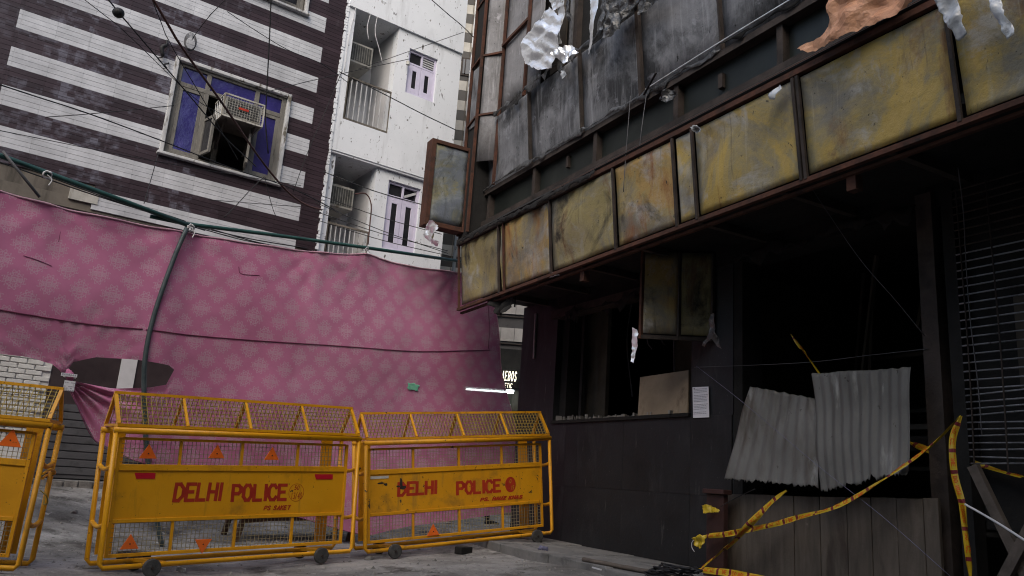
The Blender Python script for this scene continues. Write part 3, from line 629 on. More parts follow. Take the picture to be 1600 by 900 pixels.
# rough plaster edge where the white wall meets the tiles
b = MB()
for i in range(120): z = 4.9 + i * .06; b.box(-1.09 + rs.uniform(-.02, .015), -1.04, -.012 - rs.uniform(0, .012), .02, z, z + rs.uniform(.04, .09))
b.build('plaster_edge', MAT['white'], wb)['kind'] = 'stuff'
lp = lz(638, 95, .08); lamp = thing('wall_lamp', 'small wall lamp beside the upper lilac shutters', 'lamp', LF, tuple(lp))
MB().bar(lp, lp + Vector((0, .1, .03)), .012).build('arm', MAT['darkiron'], lamp); MB().tube([lp + Vector((0, 0, -.09)), lp + Vector((0, 0, -.02)), lp], [.04, .035, .012], 10).build('shade', MAT['acbody'], lamp)

# unseen block added behind and beside the camera to shade the lane
blk = MB().box(-30, 16, -14, -5, -1, 12.5); blk.box(9, 26, -5, 9, -1, 11)
bk = tag(blk.build('shade_block', MAT['plaster']), None, None, kind='structure')
for i in range(9):
    for k in range(3): MB().box(-26 + i * 4.4, -24.2 + i * 4.4, -5.0, -4.93, 1.6 + k * 3.3, 3.1 + k * 3.3).build('window', MAT['darkpane'], bk)
# ================================================================== far building closing the lane, shop sign and tube light
FF = Frame((-.4, 20.5, 0), 8)
fb = thing('far_building', 'distant building banded in beige and brown behind the white building', 'building', FF, (0, 0, .4))
MB().box(-3.4, 3, .02, 4, 0, 22).build('wall', MAT['plaster'], fb)
cols = {1: (.36, .34, .3), 0: (.05, .045, .04)}
tm = MAT['tile']
for i in range(52):
    z0 = 4.6 + i * .3; b = MB()
    for j in range(-8, 8):
        c = cols[i % 2]; k = rs.uniform(.8, 1.2); b.box(j * .42 + .006, j * .42 + .41, 0, .02, z0 + .004, z0 + .296, col=(c[0] * k, c[1] * k, c[2] * k))
    b.build('tile_band', tm, fb)
pp = FF.on(737, 105); wz = MB().box(pp.x - .3, pp.x + .32, -.03, .02, pp.z - .3, pp.z + .25).build('window', MAT['darkiron'], fb); MB().box(pp.x - .25, pp.x + .27, -.045, -.03, pp.z - .25, pp.z + .2).build('pane', MAT['darkpane'], wz)
for i in range(3): MB().box(pp.x - .2 + i * .2, pp.x - .17 + i * .2, -.07, -.05, pp.z - .25, pp.z + .2).build('bar', MAT['darkiron'], wz)
dp = FF.on(741, 50); tag(MB().tube([(dp.x, -.08, 4), (dp.x, -.08, 20)], .045, 8).build('drain_pipe', MAT['peel'], None, FF, (dp.x, -.08, 4), smooth=True), 'pale drain pipe running up the distant banded building', 'pipe')
SF = Frame((.1, 17.6, 0), 0)                                       # shop standing in the lane beyond the screen
sp = thing('lane_shop', 'dark shop front in the lane between pink screen and burnt wall', 'shop', SF, (.4, 0, .3))
a, c = SF.on(768, 455), SF.on(818, 548)
MB().box(-.9, 1.6, .02, .4, c.z, 5.2).build('upper_wall', MAT['greyshutter'], sp)
for i in range(5):
    z0 = c.z + .05 + i * .62; q = MB()
    for j in range(8): k = rs.uniform(.85, 1.1); q.box(-.9 + j * .31, -.9 + j * .31 + .3, -.02, .02, z0 + .14, z0 + .44, col=(.42 * k, .41 * k, .4 * k))
    if z0 + .44 < 5.2: q.build('pale_tile_band', tm, sp)
    MB().box(-.9, 1.6, -.03, .02, z0 + .07, z0 + .085).build('ledge', MAT['darkiron'], sp)
s1, s2 = SF.on(770, 550, .1), SF.on(822, 608, .1)
MB().box(-.9, 1.6, -.1, .02, s2.z, c.z).build('sign_board', MAT['char'], sp)
MB().box(-.9, 1.6, .35, .5, .2, s2.z).build('shop_wall', MAT['plaster'], sp)
MB().box(.62, 1.6, -.1, .35, .2, s2.z).build('shop_pier', MAT['char'], sp)
MB().box(-.9, 1.6, 0, 3, 5.2, 5.4).build('roof_slab', MAT['plaster'], sp)
t1, t2 = SF.on(780, 598, .11), SF.on(812, 598, .11)
hh = SF.on(790, 578, .11).z - SF.on(790, 597, .11).z
b0 = SF.on(790, 594, .11).z; letters('AEBOS', lambda x, z: (t1.x + .05 + x * .52, b0 + z), .024, MAT['litletter'], sp, -.101, h=hh * .72, wr=.38, gap=.3, slant=.15)
b1 = SF.on(790, 605.5, .11).z; letters('THETIC', lambda x, z: (t1.x + .02 + x * .62, b1 + z), .013, MAT['litletter'], sp, -.101, h=hh * .36, wr=.5, gap=.34, slant=.22)
tl = thing('tube_light', 'glowing white fluorescent tube under the shop sign', 'light', SF, (0, -.2, s2.z - .12))
a, c = SF.on(728, 608, .3), SF.on(802, 613, .3)
MB().tube([(a.x, -.3, a.z), (c.x, -.3, c.z)], .022, 8).build('tube', MAT['tubelight'], tl, smooth=True); MB().box(a.x - .02, c.x + .02, -.27, -.22, a.z + .02, a.z + .06).build('batten', MAT['whitein'], tl); MB().box(.3, .36, -.22, -.1, a.z + .02, s2.z + .05).build('hanger', MAT['darkiron'], tl)
a, c = SF.on(788, 631, .05), SF.on(797, 652, .05); bx = thing('meter_box', 'white meter box on the lit wall below the tube light', 'box', SF, (a.x, -.05, c.z))
MB().box(a.x, c.x, -.08, .35, c.z, a.z).build('case', MAT['white'], bx, bevel=.01); MB().box(a.x + .015, c.x - .015, -.088, -.08, c.z + .03, a.z - .03).build('lid', MAT['whitein'], bx)
# ================================================================== pink cloth screen on green pipes
def tl_(pts, w=0.0): return [TF.on(x, y, w) for x, y in pts]
top = tl_([(-60, 283), (0, 297), (100, 325), (180, 343), (290, 364), (400, 381), (500, 394), (545, 397), (572, 397), (600, 405), (640, 415), (712, 425), (760, 431), (800, 434)])
mid = tl_([(-60, 540), (0, 553), (40, 557), (80, 568), (106, 590), (112, 566), (150, 558), (210, 562), (262, 571), (271, 578)])      # lower edge of the upper cloth
low = tl_([(106, 594), (140, 600), (180, 607), (230, 606), (266, 600), (271, 580)])                                         # upper edge of the gathered flap
hem = tl_([(106, 595), (118, 630), (150, 690), (210, 720), (300, 745), (400, 788), (480, 812), (545, 831), (578, 836), (640, 822), (700, 811), (760, 800), (826, 788)])
redge = tl_([(800, 434), (773, 465), (779, 520), (787, 580), (801, 650), (813, 715), (826, 788)])
top.insert(0, Vector((top[0].x - 2.6, 0, top[0].z - .05))); mid.insert(0, Vector((mid[0].x - 2.6, 0, mid[0].z - .2)))       # the screen runs on past the picture
GP = TF.on(106, 592); TIES = [TF.on(x, y).x for x, y in ((20, 300), (100, 325), (290, 364), (500, 394), (572, 397), (712, 425))]
def itp(c, x): return float(np.interp(x, [p.x for p in c], [p.z for p in c]))
XM = mid[-1].x; X0 = top[0].x; XE = 5.2
cl = MB(); NU, NL = 34, 30
def cloth_pt(x, z, flap=0.0):
    w = .08 * noise.noise((x * .8, 0, z * .9)) + .014 * noise.noise((x * 2.3 + z * .9, 2, z * 1.1 - x * .4)) + .004 * (1 - abs(noise.noise((x * 2.2 - z * 1.6, 4, z * 2.2 + x * .7))) * 3) + .004 * noise.noise((x * 9, 2, z * 9))
    ht = itp(top, x); w += .02 * math.sin(x * 9 + 2 * noise.noise((x, 5, 0))) * math.exp(-(ht - z) / .22)            # puckers below the ties
    for tx in TIES:                                              # tension folds fanning from each tie
        ex, ez = x - tx, ht - z + .02; rr_ = math.hypot(ex, ez); w += .009 * math.sin(math.atan2(ex, ez) * 11 + tx) * math.exp(-((rr_ - .25) / .5) ** 2)
    dx, dz = x - GP.x, z - GP.z; r = math.hypot(dx, dz); a = math.atan2(dz, dx)
    w += math.sin(a * 26 + 3 * noise.noise((a * 2, r, 3))) * .045 * math.exp(-((r - .25) / .55) ** 2) * (1 if dz < .15 else .45)   # folds running from the knot
    w += .05 * math.exp(-((x + .45) / .2) ** 2)
    return Vector((x, -w, z))
cols_ = [X0 + (XM - X0) * i / 70 for i in range(70)] + [XM + (XE - XM) * i / 90 for i in range(91)]
gi = {}
def addv(x, z, uv): cl.v.append(tuple(cloth_pt(x, z))); cl.uv.append(uv); return len(cl.v) - 1
def warp(x, z): return (x + .05 * noise.noise((x * 1.2, z, 1)) + .012 * noise.noise((x * 4, z * 4, 1)), z - .035 * x + .05 * noise.noise((x, z, 7)) + .012 * noise.noise((x * 4, z * 4, 9)))
zM = mid[-1].z
rz = [p.z for p in redge][::-1]; rx = [p.x for p in redge][::-1]
for i, x in enumerate(cols_):
    zt = itp(top, x); right = x >= XM - 1e-6
    zm = zM + (x - XM) * .02 if right else itp(mid, x)
    up = []
    def place(x, z):
        if right and x > 3.4:                                     # squeeze the last columns up to the sagging right edge
            lim = float(np.interp(z, rz, rx)); x = 3.4 + (x - 3.4) / (XE - 3.4) * (lim - 3.4)
        return x
    for k in range(NU + 1):
        z = zt + (zm - zt) * k / NU; xx = place(x, z); up.append(addv(xx, z, warp(xx, z)))
    lo = []
    if x >= GP.x - 1e-6:
        zl = zm if right else itp(low, x); zh = min(itp(hem, x), zl - .02)
        for k in range(NL + 1):
            z = zl + (zh - zl) * k / NL; xx = place(x, z)
            if right and k == 0: lo.append(up[-1])
            else: lo.append(addv(xx, z, warp(xx, z)))
    gi[i] = (up, lo)
for i in range(len(cols_) - 1):
    for q in (0, 1):
        A, B = gi[i][q], gi[i + 1][q]
        if A and B:
            for k in range(len(A) - 1): cl.f.append((A[k], A[k + 1], B[k + 1], B[k]))
sc = thing('cloth_screen', 'pink patterned cloth screen strung across the lane on green pipes', 'cloth screen', TF, (1.2, 0, .1))
cl.build('cloth', MAT['cloth'], sc, smooth=True)
def edge(pts, dz=0, w=.012): return [cloth_pt(p.x, p.z + dz) + Vector((0, -w, 0)) for p in smoothline(pts, 8)]
MB().tube(edge(top, -.004, .004), .012, 6).build('top_hem', MAT['hem'], sc, smooth=True)
MB().tube(edge(redge[1:], 0, .002), .007, 6).build('side_hem', MAT['hem'], sc, smooth=True)
MB().tube(edge(hem[:9], 0, .002), .006, 6).build('lower_hem', MAT['seam'], sc, smooth=True)
MB().tube(edge(tl_([(-40, 478), (0, 485), (60, 495), (140, 507), (220, 515)]), 0, .006), .009, 6).build('seam', MAT['seam'], sc, smooth=True)
MB().tube(edge(tl_([(225, 516), (300, 524), (400, 532), (520, 540), (650, 549), (765, 547)]), 0, .006), .008, 6).build('seam', MAT['seam'], sc, smooth=True)
for a in ([(100, 330), (97, 352), (92, 378)], [(372, 417), (376, 428), (404, 431)], [(36, 400), (60, 408), (80, 416)], [(763, 470), (763, 500), (762, 545)]): MB().tube(edge(tl_(a), 0, .003), .005, 5).build('crease', MAT['seam'], sc, smooth=True)
p = TF.on(645, 604); yg = cloth_pt(p.x, p.z).y + .004; crumple('green_patch', [(p.x + a * 1.1, yg, p.z + c) for a, c in ((-.09, -.03), (-.05, -.06), (.02, -.05), (.1, -.06), (.09, -.01), (.12, .03), (.05, .04), (.02, .06), (-.04, .04), (-.08, .05), (-.07, .0))], MAT['greenpatch'], TF, parent=sc, amp=.006, res=.02, thick=.001)
k = thing('gather_knot', 'knot of twisted pink cloth tied at the left gap', 'knot', TF, (GP.x, -.06, GP.z - .05))
MB().tube(smoothline([GP + Vector((-.03, -.05, .1)), GP + Vector((0, -.08, .02)), GP + Vector((.03, -.05, -.08))]), [.02] * 2 + [.035] * 2 + [.045] * 3 + [.035] * 2 + [.02] * 4, 10).build('bundle', MAT['cloth'], k, smooth=True)
MB().tube([GP + Vector((.0 + .06 * math.cos(t), -.08 + .07 * math.sin(t), .01 + .002 * t)) for t in [i * .5 for i in range(26)]], .006, 5).build('tie', MAT['string'], k, smooth=True)
pn = thing('paper_notice', 'torn printed paper stuck beside the cloth knot', 'notice', TF, (GP.x, -.16, GP.z - .3))
a, c = TF.on(96, 582, .15), TF.on(120, 590, .15); e1, e2 = TF.on(101, 594, .15), TF.on(115, 612, .15)
MB().box(a.x, c.x, -.152, -.15, c.z, a.z).build('upper_half', MAT['paper'], pn); MB().box(e1.x, e2.x, -.152, -.15, e2.z, e1.z).build('lower_half', MAT['paper'], pn)
b = MB()
for i in range(5):
    for j in range(5):
        if rs.random() < .75: xx = e1.x + (e2.x - e1.x) * (j + .2) / 5.2; zz = e2.z + (e1.z - e2.z) * (i + .25) / 5.4; b.box(xx, xx + .016, -.1545, -.153, zz, zz + .008)
for j in range(7): xx = a.x + (c.x - a.x) * (j + .4) / 7.6; b.box(xx, xx + .013, -.1545, -.153, c.z + .014, c.z + .03)
b.build('print', MAT['ink'], pn)['kind'] = 'stuff'
PT = tl_([(-40, 229), (0, 243), (150, 298), (297, 353)], .07); PT.insert(0, PT[0] + (PT[0] - PT[1]).normalized() * 2.6)
tag(MB().tube(PT, .03, 10).build('crossbar_pipe', MAT['green'], None, TF, tuple(PT[0]), smooth=True), 'green crossbar pipe sloping over the left half of the pink screen', 'pipe')
PT = tl_([(235, 338), (292, 350), (420, 366), (572, 387), (725, 409)], .02)
tag(MB().tube(PT, .026, 10).build('crossbar_pipe', MAT['green'], None, TF, tuple(PT[0]), smooth=True), 'green crossbar pipe over the right half of the screen before the white building', 'pipe')
PT = smoothline(tl_([(292, 356), (270, 408), (242, 488), (228, 550), (225, 606), (229, 700), (241, 790), (254, 858)], .1), 5)
tag(MB().tube(PT, .029, 10).build('bent_pole', MAT['polegrey'], None, TF, tuple(PT[-1]), smooth=True), 'bent dark green pole standing in front of the pink cloth', 'pole')
PT = tl_([(4, 236), (33, 272), (62, 308)], .12)
tag(MB().tube(PT, .016, 8).build('brace_rod', MAT['cablegrey'], None, TF, tuple(PT[-1]), smooth=True), 'thin grey rod crossing under the green pipe at the left edge', 'rod')
def knot(px, py, label, mat='string', s=1.0):
    p = TF.on(px, py, .1); b = MB(); rr = random.Random(px)
    b.tube([p + Vector((.045 * s * math.sin(t), -.03 * math.cos(t * 1.1), .04 * s * math.cos(t * .9 + rr.random()))) for t in [i * .45 for i in range(30)]], .009 * s, 5)
    b.tube(smoothline([p, p + Vector((.05, -.02, -.05)), p + Vector((.03, -.03, -.13 * s))]), .007, 5)
    tag(b.build('rope_knot', MAT[mat], None, TF, tuple(p), smooth=True), label, 'knot')
knot(74, 273, 'white rag knotted on the green pipe near the left edge'); knot(298, 356, 'pale rope lashing where pole and green pipes meet'); knot(573, 389, 'pale tie on the right crossbar before the white balcony', s=.6)

# ================================================================== police barricades
class LocalFrame(Frame):
    def __init__(s, m): s.m = m; s.i = m.inverted()
def pose(p, yaw, tilt):
    a, b = R(yaw), R(tilt); X = Vector((math.cos(a) * math.cos(b), math.sin(a) * math.cos(b), math.sin(b))); Y = Vector((-math.sin(a), math.cos(a), 0)); Z = X.cross(Y)
    m = Matrix((X, Y, Z)).transposed().to_4x4(); m.translation = Vector(p); return m
BL, BD, BH, RIDGE = 2.53, .36, 1.19, 1.545
def barricade(label, m, worn, wheels):
    o = thing('police_barricade', label, 'barricade', mat4=m, group='yellow police barricades'); F = LocalFrame(m)
    YM = MAT['yellowworn'] if worn else MAT['yellow']; WM = MAT['wire']; rt = .0225
    def loop(y, name, bottom=True):
        P = [(0, y, BH), (0, y, rt), (BL, y, rt), (BL, y, BH)]
        b = MB().tube([(0, y, BH), (0, y, .06), (.03, y, rt), (BL - .03, y, rt), (BL, y, .06), (BL, y, BH)], rt, 10)
        b.build(name, YM, o, smooth=True)
    loop(0, 'front_frame'); loop(BD, 'rear_frame')
    for y, n_ in ((0, 'top_rail'), (BD, 'rear_rail')): MB().tube([(-.02, y, BH + .015), (BL + .02, y, BH + .015)], .03, 12).build(n_, YM, o, smooth=True)
    for x in (0, BL):
        for z in (.36, .86): MB().tube(smoothline([(x, 0, z + .03), (x, BD * .35, z), (x, BD * .65, z), (x, BD, z + .03)], 4), .021, 8).build('end_brace', YM, o, smooth=True)
    y = .05; p0, p1 = .045, BL - .1; PZ0, PZ1 = .405, .905
    pan = MB().box(p0 + .02, p1 - .02, y, y + .004, PZ0 + .02, PZ1 - .05).build('panel', YM, o)
    fr = MB()
    for a in ((p0, p0 + .03, .1, BH - .05), (p1 - .03, p1, .1, BH - .05)): fr.box(a[0], a[1], y - .01, y + .02, a[2], a[3])
    for z0, z1 in ((.1, .13), (PZ0 - .012, PZ0 + .022), (PZ1 - .055, PZ1), (BH - .07, BH - .045)): fr.box(p0 + .03, p1 - .03, y - .012, y + .02, z0, z1)
    fr.build('panel_frame', YM, o, bevel=.003)
    for x in (.61, 1.22, 1.83):
        MB().box(x - .013, x + .013, y - .004, y + .02, PZ1, BH - .07).build('upright', YM, o); MB().box(x - .013, x + .013, y - .004, y + .02, .13, PZ0 - .012).build('upright', YM, o)
    def grid(z0, z1, name, step=.04):
        b = MB(); x = p0 + .03; q = 0
        while x < p1 - .03: b.tube([(x, y + .006, z0), (x, y + .006, z1)], .0031, 4, False); x += step
        z = z0 + step * .5
        while z < z1: b.tube([(p0 + .03, y + .009, z), (p1 - .03, y + .009, z + rs.uniform(-.004, .004))], .0031, 4, False); z += step
        b.build(name, MAT['wiregrey'], o)
    grid(PZ1, BH - .07, 'upper_wire_mesh'); grid(.13, PZ0 - .012, 'lower_wire_mesh')
    # ridge roof of mesh
    b = MB(); zb = BH + .06
    b.bar((0, BD / 2, RIDGE), (BL, BD / 2, RIDGE), .026)
    for yy in (-.005, BD + .005): b.bar((0, yy, zb), (BL, yy, zb), .026)
    for x in (.013, BL - .013):
        for yy in (0, BD): b.bar((x, yy, zb + .013), (x, BD / 2, RIDGE - .013), .024, .03, (1, 0, 0))
        b.bar((x, .013, zb), (x, BD - .013, zb), .022)
    b.build('ridge_frame', YM, o)
    for i in (1, 2, 3):
        for yy in (0, BD): MB().bar((BL * i / 4, yy, zb + .014), (BL * i / 4, BD / 2, RIDGE - .014), .02, .024, (1, 0, 0)).build('rafter', YM, o)
    for yy, nm in ((0, 'roof_wire_mesh'), (BD, 'rear_roof_wire_mesh')):
        b = MB(); a = Vector((0, yy, zb)); c = Vector((0, BD / 2, RIDGE)); nn = 8
        for i in range(1, nn): q = a.lerp(c, i / nn); b.tube([q, q + Vector((BL, 0, 0))], .0036, 4, False)
        x = .045
        while x < BL: b.tube([a + Vector((x, 0, 0)), c + Vector((x, 0, 0))], .0036, 4, False); x += .046
        b.build(nm, WM, o)
    for x in (.12, BL - .2): MB().box(x - .07, x + .07, BD - .03, BD - .02, .1, BH).build('rear_plate', YM, o)
    for x in wheels:
        MB().bar((x + .13, 0.02, .03), (x - .02, BD, .03), .04, .03).build('cross_tie', YM, o)
        for yy in (-.045, BD + .045):
            w = MB().tube([(x, yy - .02, .004), (x, yy - .015, .004), (x, yy + .015, .004), (x, yy + .02, .004)], [.07, .079, .079, .07], 24).build('wheel', MAT['rubber'], o)
            MB().tube([(x, yy - .03, .004), (x, yy + .03, .004)], .014, 10).build('hub', MAT['darkiron'], w)
            MB().bar((x, yy, .0), (x, yy * .3 + (BD * .7 if yy > 0 else 0), .04), .02).build('bracket', MAT['darkiron'], w)
    return o, F, pan
def tri(o, F, px, py, up=True, s=.13):
    p = F.on(px, py, -.03); z0 = p.z - s * .42 if up else p.z + s * .42; sg = 1 if up else -1
    b = MB().prism([(p.x - s * .62, z0), (p.x + s * .62, z0), (p.x, z0 + sg * s)][:: sg], .026, .036); r = b.build('reflector', MAT['orange'], o, bevel=.002)
    MB().tube([(p.x, .022, p.z - .01 * sg), (p.x, .03, p.z - .01 * sg)], .006, 8).build('bolt', MAT['darkiron'], r)
def strip(o, F, a, b, mat, cut):
    p, q = F.on(*a, -.05), F.on(*b, -.05); z0, z1 = sorted((p.z, q.z))
    MB().prism([(p.x + (cut if cut > 0 else 0), z0), (q.x, z0), (q.x + (cut if cut < 0 else 0), z1), (p.x, z1)], .046, .0495).build('tape_strip', MAT[mat], o)
def paint(o, F, text, a, b, th, mat='red', **kw):
    """letter a line so that it runs from pixel a (lower left) to b (upper right)"""
    p, q = F.on(*a, -.05), F.on(*b, -.05); h = q.z - p.z
    _, e = strokes(text, 0, 0, h, th, **kw); k = (q.x - p.x) / (e - kw.get('gap', .28) * h)
    if h > .1: return letters(text, lambda x, z: (p.x + x * k, p.z + z), th, MAT[mat], o, .0495, h=h, **kw)
    qd, _ = strokes(text, 0, 0, h, th, **kw); qd = [[(p.x + x * k, p.z + z) for x, z in s] for s in qd]
    return label_text('lettering', qd, MAT[mat], o, .0495)
m1 = pose((-3.394, 7.317, .013), 42.3, 3.0); o, F, pan = barricade('yellow barricade lettered PS SAKET, in the middle of the row', m1, False, (.43, 2.14))
for px, py, u in ((232, 707, 1), (339, 707, 1), (425, 710, 1), (203, 848, 1), (317, 852, 0)): tri(o, F, px, py, u)
strip(o, F, (209, 748), (243, 739), 'redtape', .02); strip(o, F, (491, 749), (520, 741), 'redtape', .02)
paint(o, F, 'DELHI', (272, 782), (346, 756), .032, wr=.5, gap=.2, jit=.012, slant=.06); paint(o, F, 'POLICE', (363, 782), (448, 758), .032, wr=.5, gap=.2, jit=.012)
paint(o, F, 'PS SAKET', (412, 797), (452, 790), .009, wr=.5, gap=.3, slant=.25, jit=.05); paint(o, F, '50', (460, 765), (467, 759), .007, wr=.5, slant=.2); paint(o, F, '13/40', (454, 779), (471, 770), .008, wr=.5, slant=.2)
c = F.on(463, 769.5, -.05); MB().tube([(c.x + .085 * math.cos(t), .0495, c.z + .088 * math.sin(t)) for t in [i * math.pi / 16 for i in range(33)]], .0022, 4, False).build('ring', MAT['red'], o)
m2 = pose((-1.418, 9.272, .119), 31.46, 6.15); o, F, pan = barricade('worn yellow barricade lettered PS HAUZ KHAS, against the burnt wall', m2, True, (.34, 2.27))
tri(o, F, 677, 829); strip(o, F, (577, 749), (607, 743), 'whitetape', 0)
paint(o, F, 'DELHI', (623, 774), (681, 752), .032, wr=.5, gap=.2, jit=.012, slant=.03); paint(o, F, 'POLICE', (715, 772), (781, 750), .032, wr=.5, gap=.2, jit=.012)
paint(o, F, 'PS. HAUZ KHAS', (751, 783), (814, 774), .011, wr=.5, gap=.3, slant=.25, jit=.05)
c = F.on(797.5, 757, -.05); b = MB(); b.prism([(c.x + .078 * math.cos(t), c.z + .094 * math.sin(t)) for t in [i * math.pi / 14 for i in range(28)]], .0475, .0492); b.build('red_disc', MAT['red'], o)
q, _ = strokes('50', c.x - .045, c.z + .02, .045, .0045, .42, .3, .2); label_text('lettering', q, MAT['tapeyellow'], o, .0488); q, _ = strokes('17/15', c.x - .06, c.z - .06, .045, .004, .3, .2, .15); label_text('lettering', q, MAT['tapeyellow'], o, .0488)
MB().box(c.x - .07, c.x + .07, .0478, .0486, c.z - .002, c.z + .002).build('disc_line', MAT['tapeyellow'], o)
b = MB()
for px, py, sx, sz in ((627, 755, .03, .07), (630, 762, .05, .035), (622, 760, .03, .015), (596, 755, .07, .012), (603, 757, .03, .02), (626, 783, .012, .025), (592, 793, .006, .03)):
    p = F.on(px, py, -.05); pr = []
    for i in range(9): t = i * 2 * math.pi / 9; k = rs.uniform(.5, 1); pr.append((p.x + sx * k * math.cos(t), p.z + sz * k * math.sin(t)))
    b.prism(pr, .0482, .0487)
b.build('rust_chip', MAT['darkiron'], o)['kind'] = 'stuff'
p = level(27, 893, .0); m3 = pose((0, 0, 0), 14.0, -1.0); m3.translation = p - m3.to_3x3() @ Vector((BL, 0, 0)); o, F, pan = barricade('worn yellow barricade cut off by the left edge of the picture', m3, True, (.4, 2.1))
tri(o, F, 17, 686, True, .15)
b = MB().tube(smoothline([(BL + .03, .03, .66), (BL + .08, .05, .62), (BL + .09, .1, .56), (BL + .05, .16, .54), (BL + .03, .2, .6)], 5), .006, 6); b.build('chain_hook', MAT['wire'], o)
MB().tube(smoothline([(BL + .03, .0, .8), (BL + .035, .2, .84), (BL + .03, .36, .8), (BL - .03, .36, .78), (BL + .03, .02, .76)], 5), .012, 6).build('tied_cloth', MAT['yellowworn'], o)

# ------------------------------------------------------------------ walker behind the screen (only the legs show) and a wooden bench
def walker():
    f1, f2 = at(690, 832, 14.2), at(764, 829, 14.6)
    f1.z = gz(f1.x, f1.y); f2.z = gz(f2.x, f2.y); hip = (f1 + f2) / 2 + Vector((0, 0, .88)); d = (f2 - f1); d.z = 0; d.normalize(); sd_ = Vector((-d.y, d.x, 0))
    V, E, Rr = [], [], []
    def v(p, r): V.append(tuple(p)); Rr.append(r); return len(V) - 1
    pel = v(hip, .15); wst = v(hip + Vector((0, 0, .2)), .14); ch = v(hip + Vector((0, 0, .42)), .16); nk = v(hip + Vector((0, 0, .6)), .06); hd = v(hip + d * .02 + Vector((0, 0, .72)), .095); tp = v(hip + d * .02 + Vector((0, 0, .82)), .07)
    E += [(pel, wst), (wst, ch), (ch, nk), (nk, hd), (hd, tp)]
    for f, s in ((f1, 1), (f2, -1)):
        h = v(hip + sd_ * .09 * s - Vector((0, 0, .08)), .1); kn = v((hip + f) / 2 + d * (.1 if s > 0 else .06) + Vector((0, 0, .03)), .068); an = v(f - d * .03 + Vector((0, 0, .1)), .05)
        E += [(pel, h), (h, kn), (kn, an)]
        sh_ = v(hip + sd_ * .2 * s + Vector((0, 0, .5)), .06); el = v(hip + sd_ * .25 * s - d * .12 * s + Vector((0, 0, .2)), .045); wr_ = v(hip + sd_ * .24 * s - d * .05 * s + Vector((0, 0, -.03)), .035); E += [(ch, sh_), (sh_, el), (el, wr_)]
    me = bpy.data.meshes.new('body'); base = (f1 + f2) / 2; me.from_pydata([tuple(Vector(p) - base) for p in V], E, [])
    o = thing('person', 'person in black trousers walking behind the pink screen, only legs showing', 'person', org=(0, 0, 0)); o.location = base
    bo = bpy.data.objects.new('body', me); COL.objects.link(bo); bo.parent = o; me.materials.append(MAT['trouser'])
    md = bo.modifiers.new('skin', 'SKIN'); md.use_smooth_shade = True
    for i, r in enumerate(Rr): me.skin_vertices[0].data[i].radius = (r, r)
    me.skin_vertices[0].data[pel].use_root = True
    bo.modifiers.new('sub', 'SUBSURF').levels = 1
    for f in (f1, f2):
        g = f - base; b = MB(); n = 12; L = [-.09, -.04, .04, .12, .18]; W = [.035, .042, .045, .045, .03]; H = [.09, .1, .08, .06, .04]
        for l, w, h in zip(L, W, H):
            for j in range(n): a = 2 * math.pi * j / n; b.v.append(tuple(g + d * l + sd_ * (w * math.cos(a)) + Vector((0, 0, .02 + h / 2 + h / 2 * math.sin(a)))))
        for i in range(4):
            for j in range(n): b.f.append((i * n + j, i * n + (j + 1) % n, (i + 1) * n + (j + 1) % n, (i + 1) * n + j))
        b.f += [tuple(range(n)), tuple(range(4 * n, 5 * n))]; b.build('shoe', MAT['trouser'], o, smooth=True)
        b = MB(); pts = [g + d * l + sd_ * (w * s2) for s2 in (1, -1) for l, w in (list(zip(L, W)) if s2 > 0 else list(zip(L, W))[::-1])]
        k_ = len(pts); b.v = [tuple(p + Vector((0, 0, .002))) for p in pts] + [tuple(p + Vector((0, 0, .03))) for p in pts]; b.f = [tuple(range(k_)), tuple(range(k_, 2 * k_))] + [(i, (i + 1) % k_, k_ + (i + 1) % k_, k_ + i) for i in range(k_)]
        b.build('sole', MAT['whitetape'], o)
walker()
bn = thing('wooden_bench', 'low brown wooden bench seen through the lower mesh of the barricade', 'bench', TF, (.9, .4, .0))
a, c = TF.on(372, 850, -.35), TF.on(530, 822, -.35)
zt = TF.on(400, 806, -.35).z; bx0, bx1 = a.x, c.x + .25; g0 = .0
MB().box(bx0 - .04, bx1 + .04, .33, .85, zt + .02, zt + .06).build('seat', MAT['bench'], bn, bevel=.008)
ap = [(bx0, zt + .02)] + [(bx0 + (bx1 - bx0) * t, zt - .1 + .05 * math.sin(math.pi * t)) for t in [i / 12 for i in range(13)]] + [(bx1, zt + .02)]
MB().prism(ap, .35, .38).build('apron', MAT['bench'], bn); MB().prism(ap, .8, .83).build('apron', MAT['bench'], bn)
for xx, yy in ((bx0 + .02, .37), (bx1 - .02, .37), (bx0 + .02, .81), (bx1 - .02, .81)):
    w = TF.fr((xx, yy, 0)); MB().bar((xx - .05, yy, gz(w.x, w.y) - .02), (xx + .02, yy, zt + .01), .06).build('leg', MAT['bench'], bn)
# ================================================================== burnt building
LATE = []
bb = thing('burnt_building', 'fire-blackened building with charred openings on the right', 'building', RF, (2, 0, .3))
def part(name, mat, *boxes, parent=bb, bevel=0):
    b = MB()
    for q in boxes: b.box(*q)
    return b.build(name, MAT[mat], parent, bevel=bevel)
OX0, OX1, SZ, OT = -.26, 2.53, 1.83, 3.62; DX0, DX1 = 3.16, 5.3
part('corner_pier', 'soot', (-1.25, OX0, 0, .3, .1, 3.62)); part('side_wall', 'soot', (-1.25, -1.0, .3, 5, .1, 3.62))
wl = part('sill_wall', 'soot', (OX0, OX1 + .63, .02, .3, .1, SZ - .02))
for x0, x1 in ((-1.24, .1), (.1, 1.36), (1.36, 2.54), (2.54, 3.15)):
    for z0, z1 in ((.28, 1.0), (1.0, SZ - .01)): part('granite_slab', 'soot', (x0 + .0015, x1 - .0015, 0.0 + rs.uniform(-.002, .002), .02, z0 + .0015, z1 - .0015), parent=wl, bevel=.001)
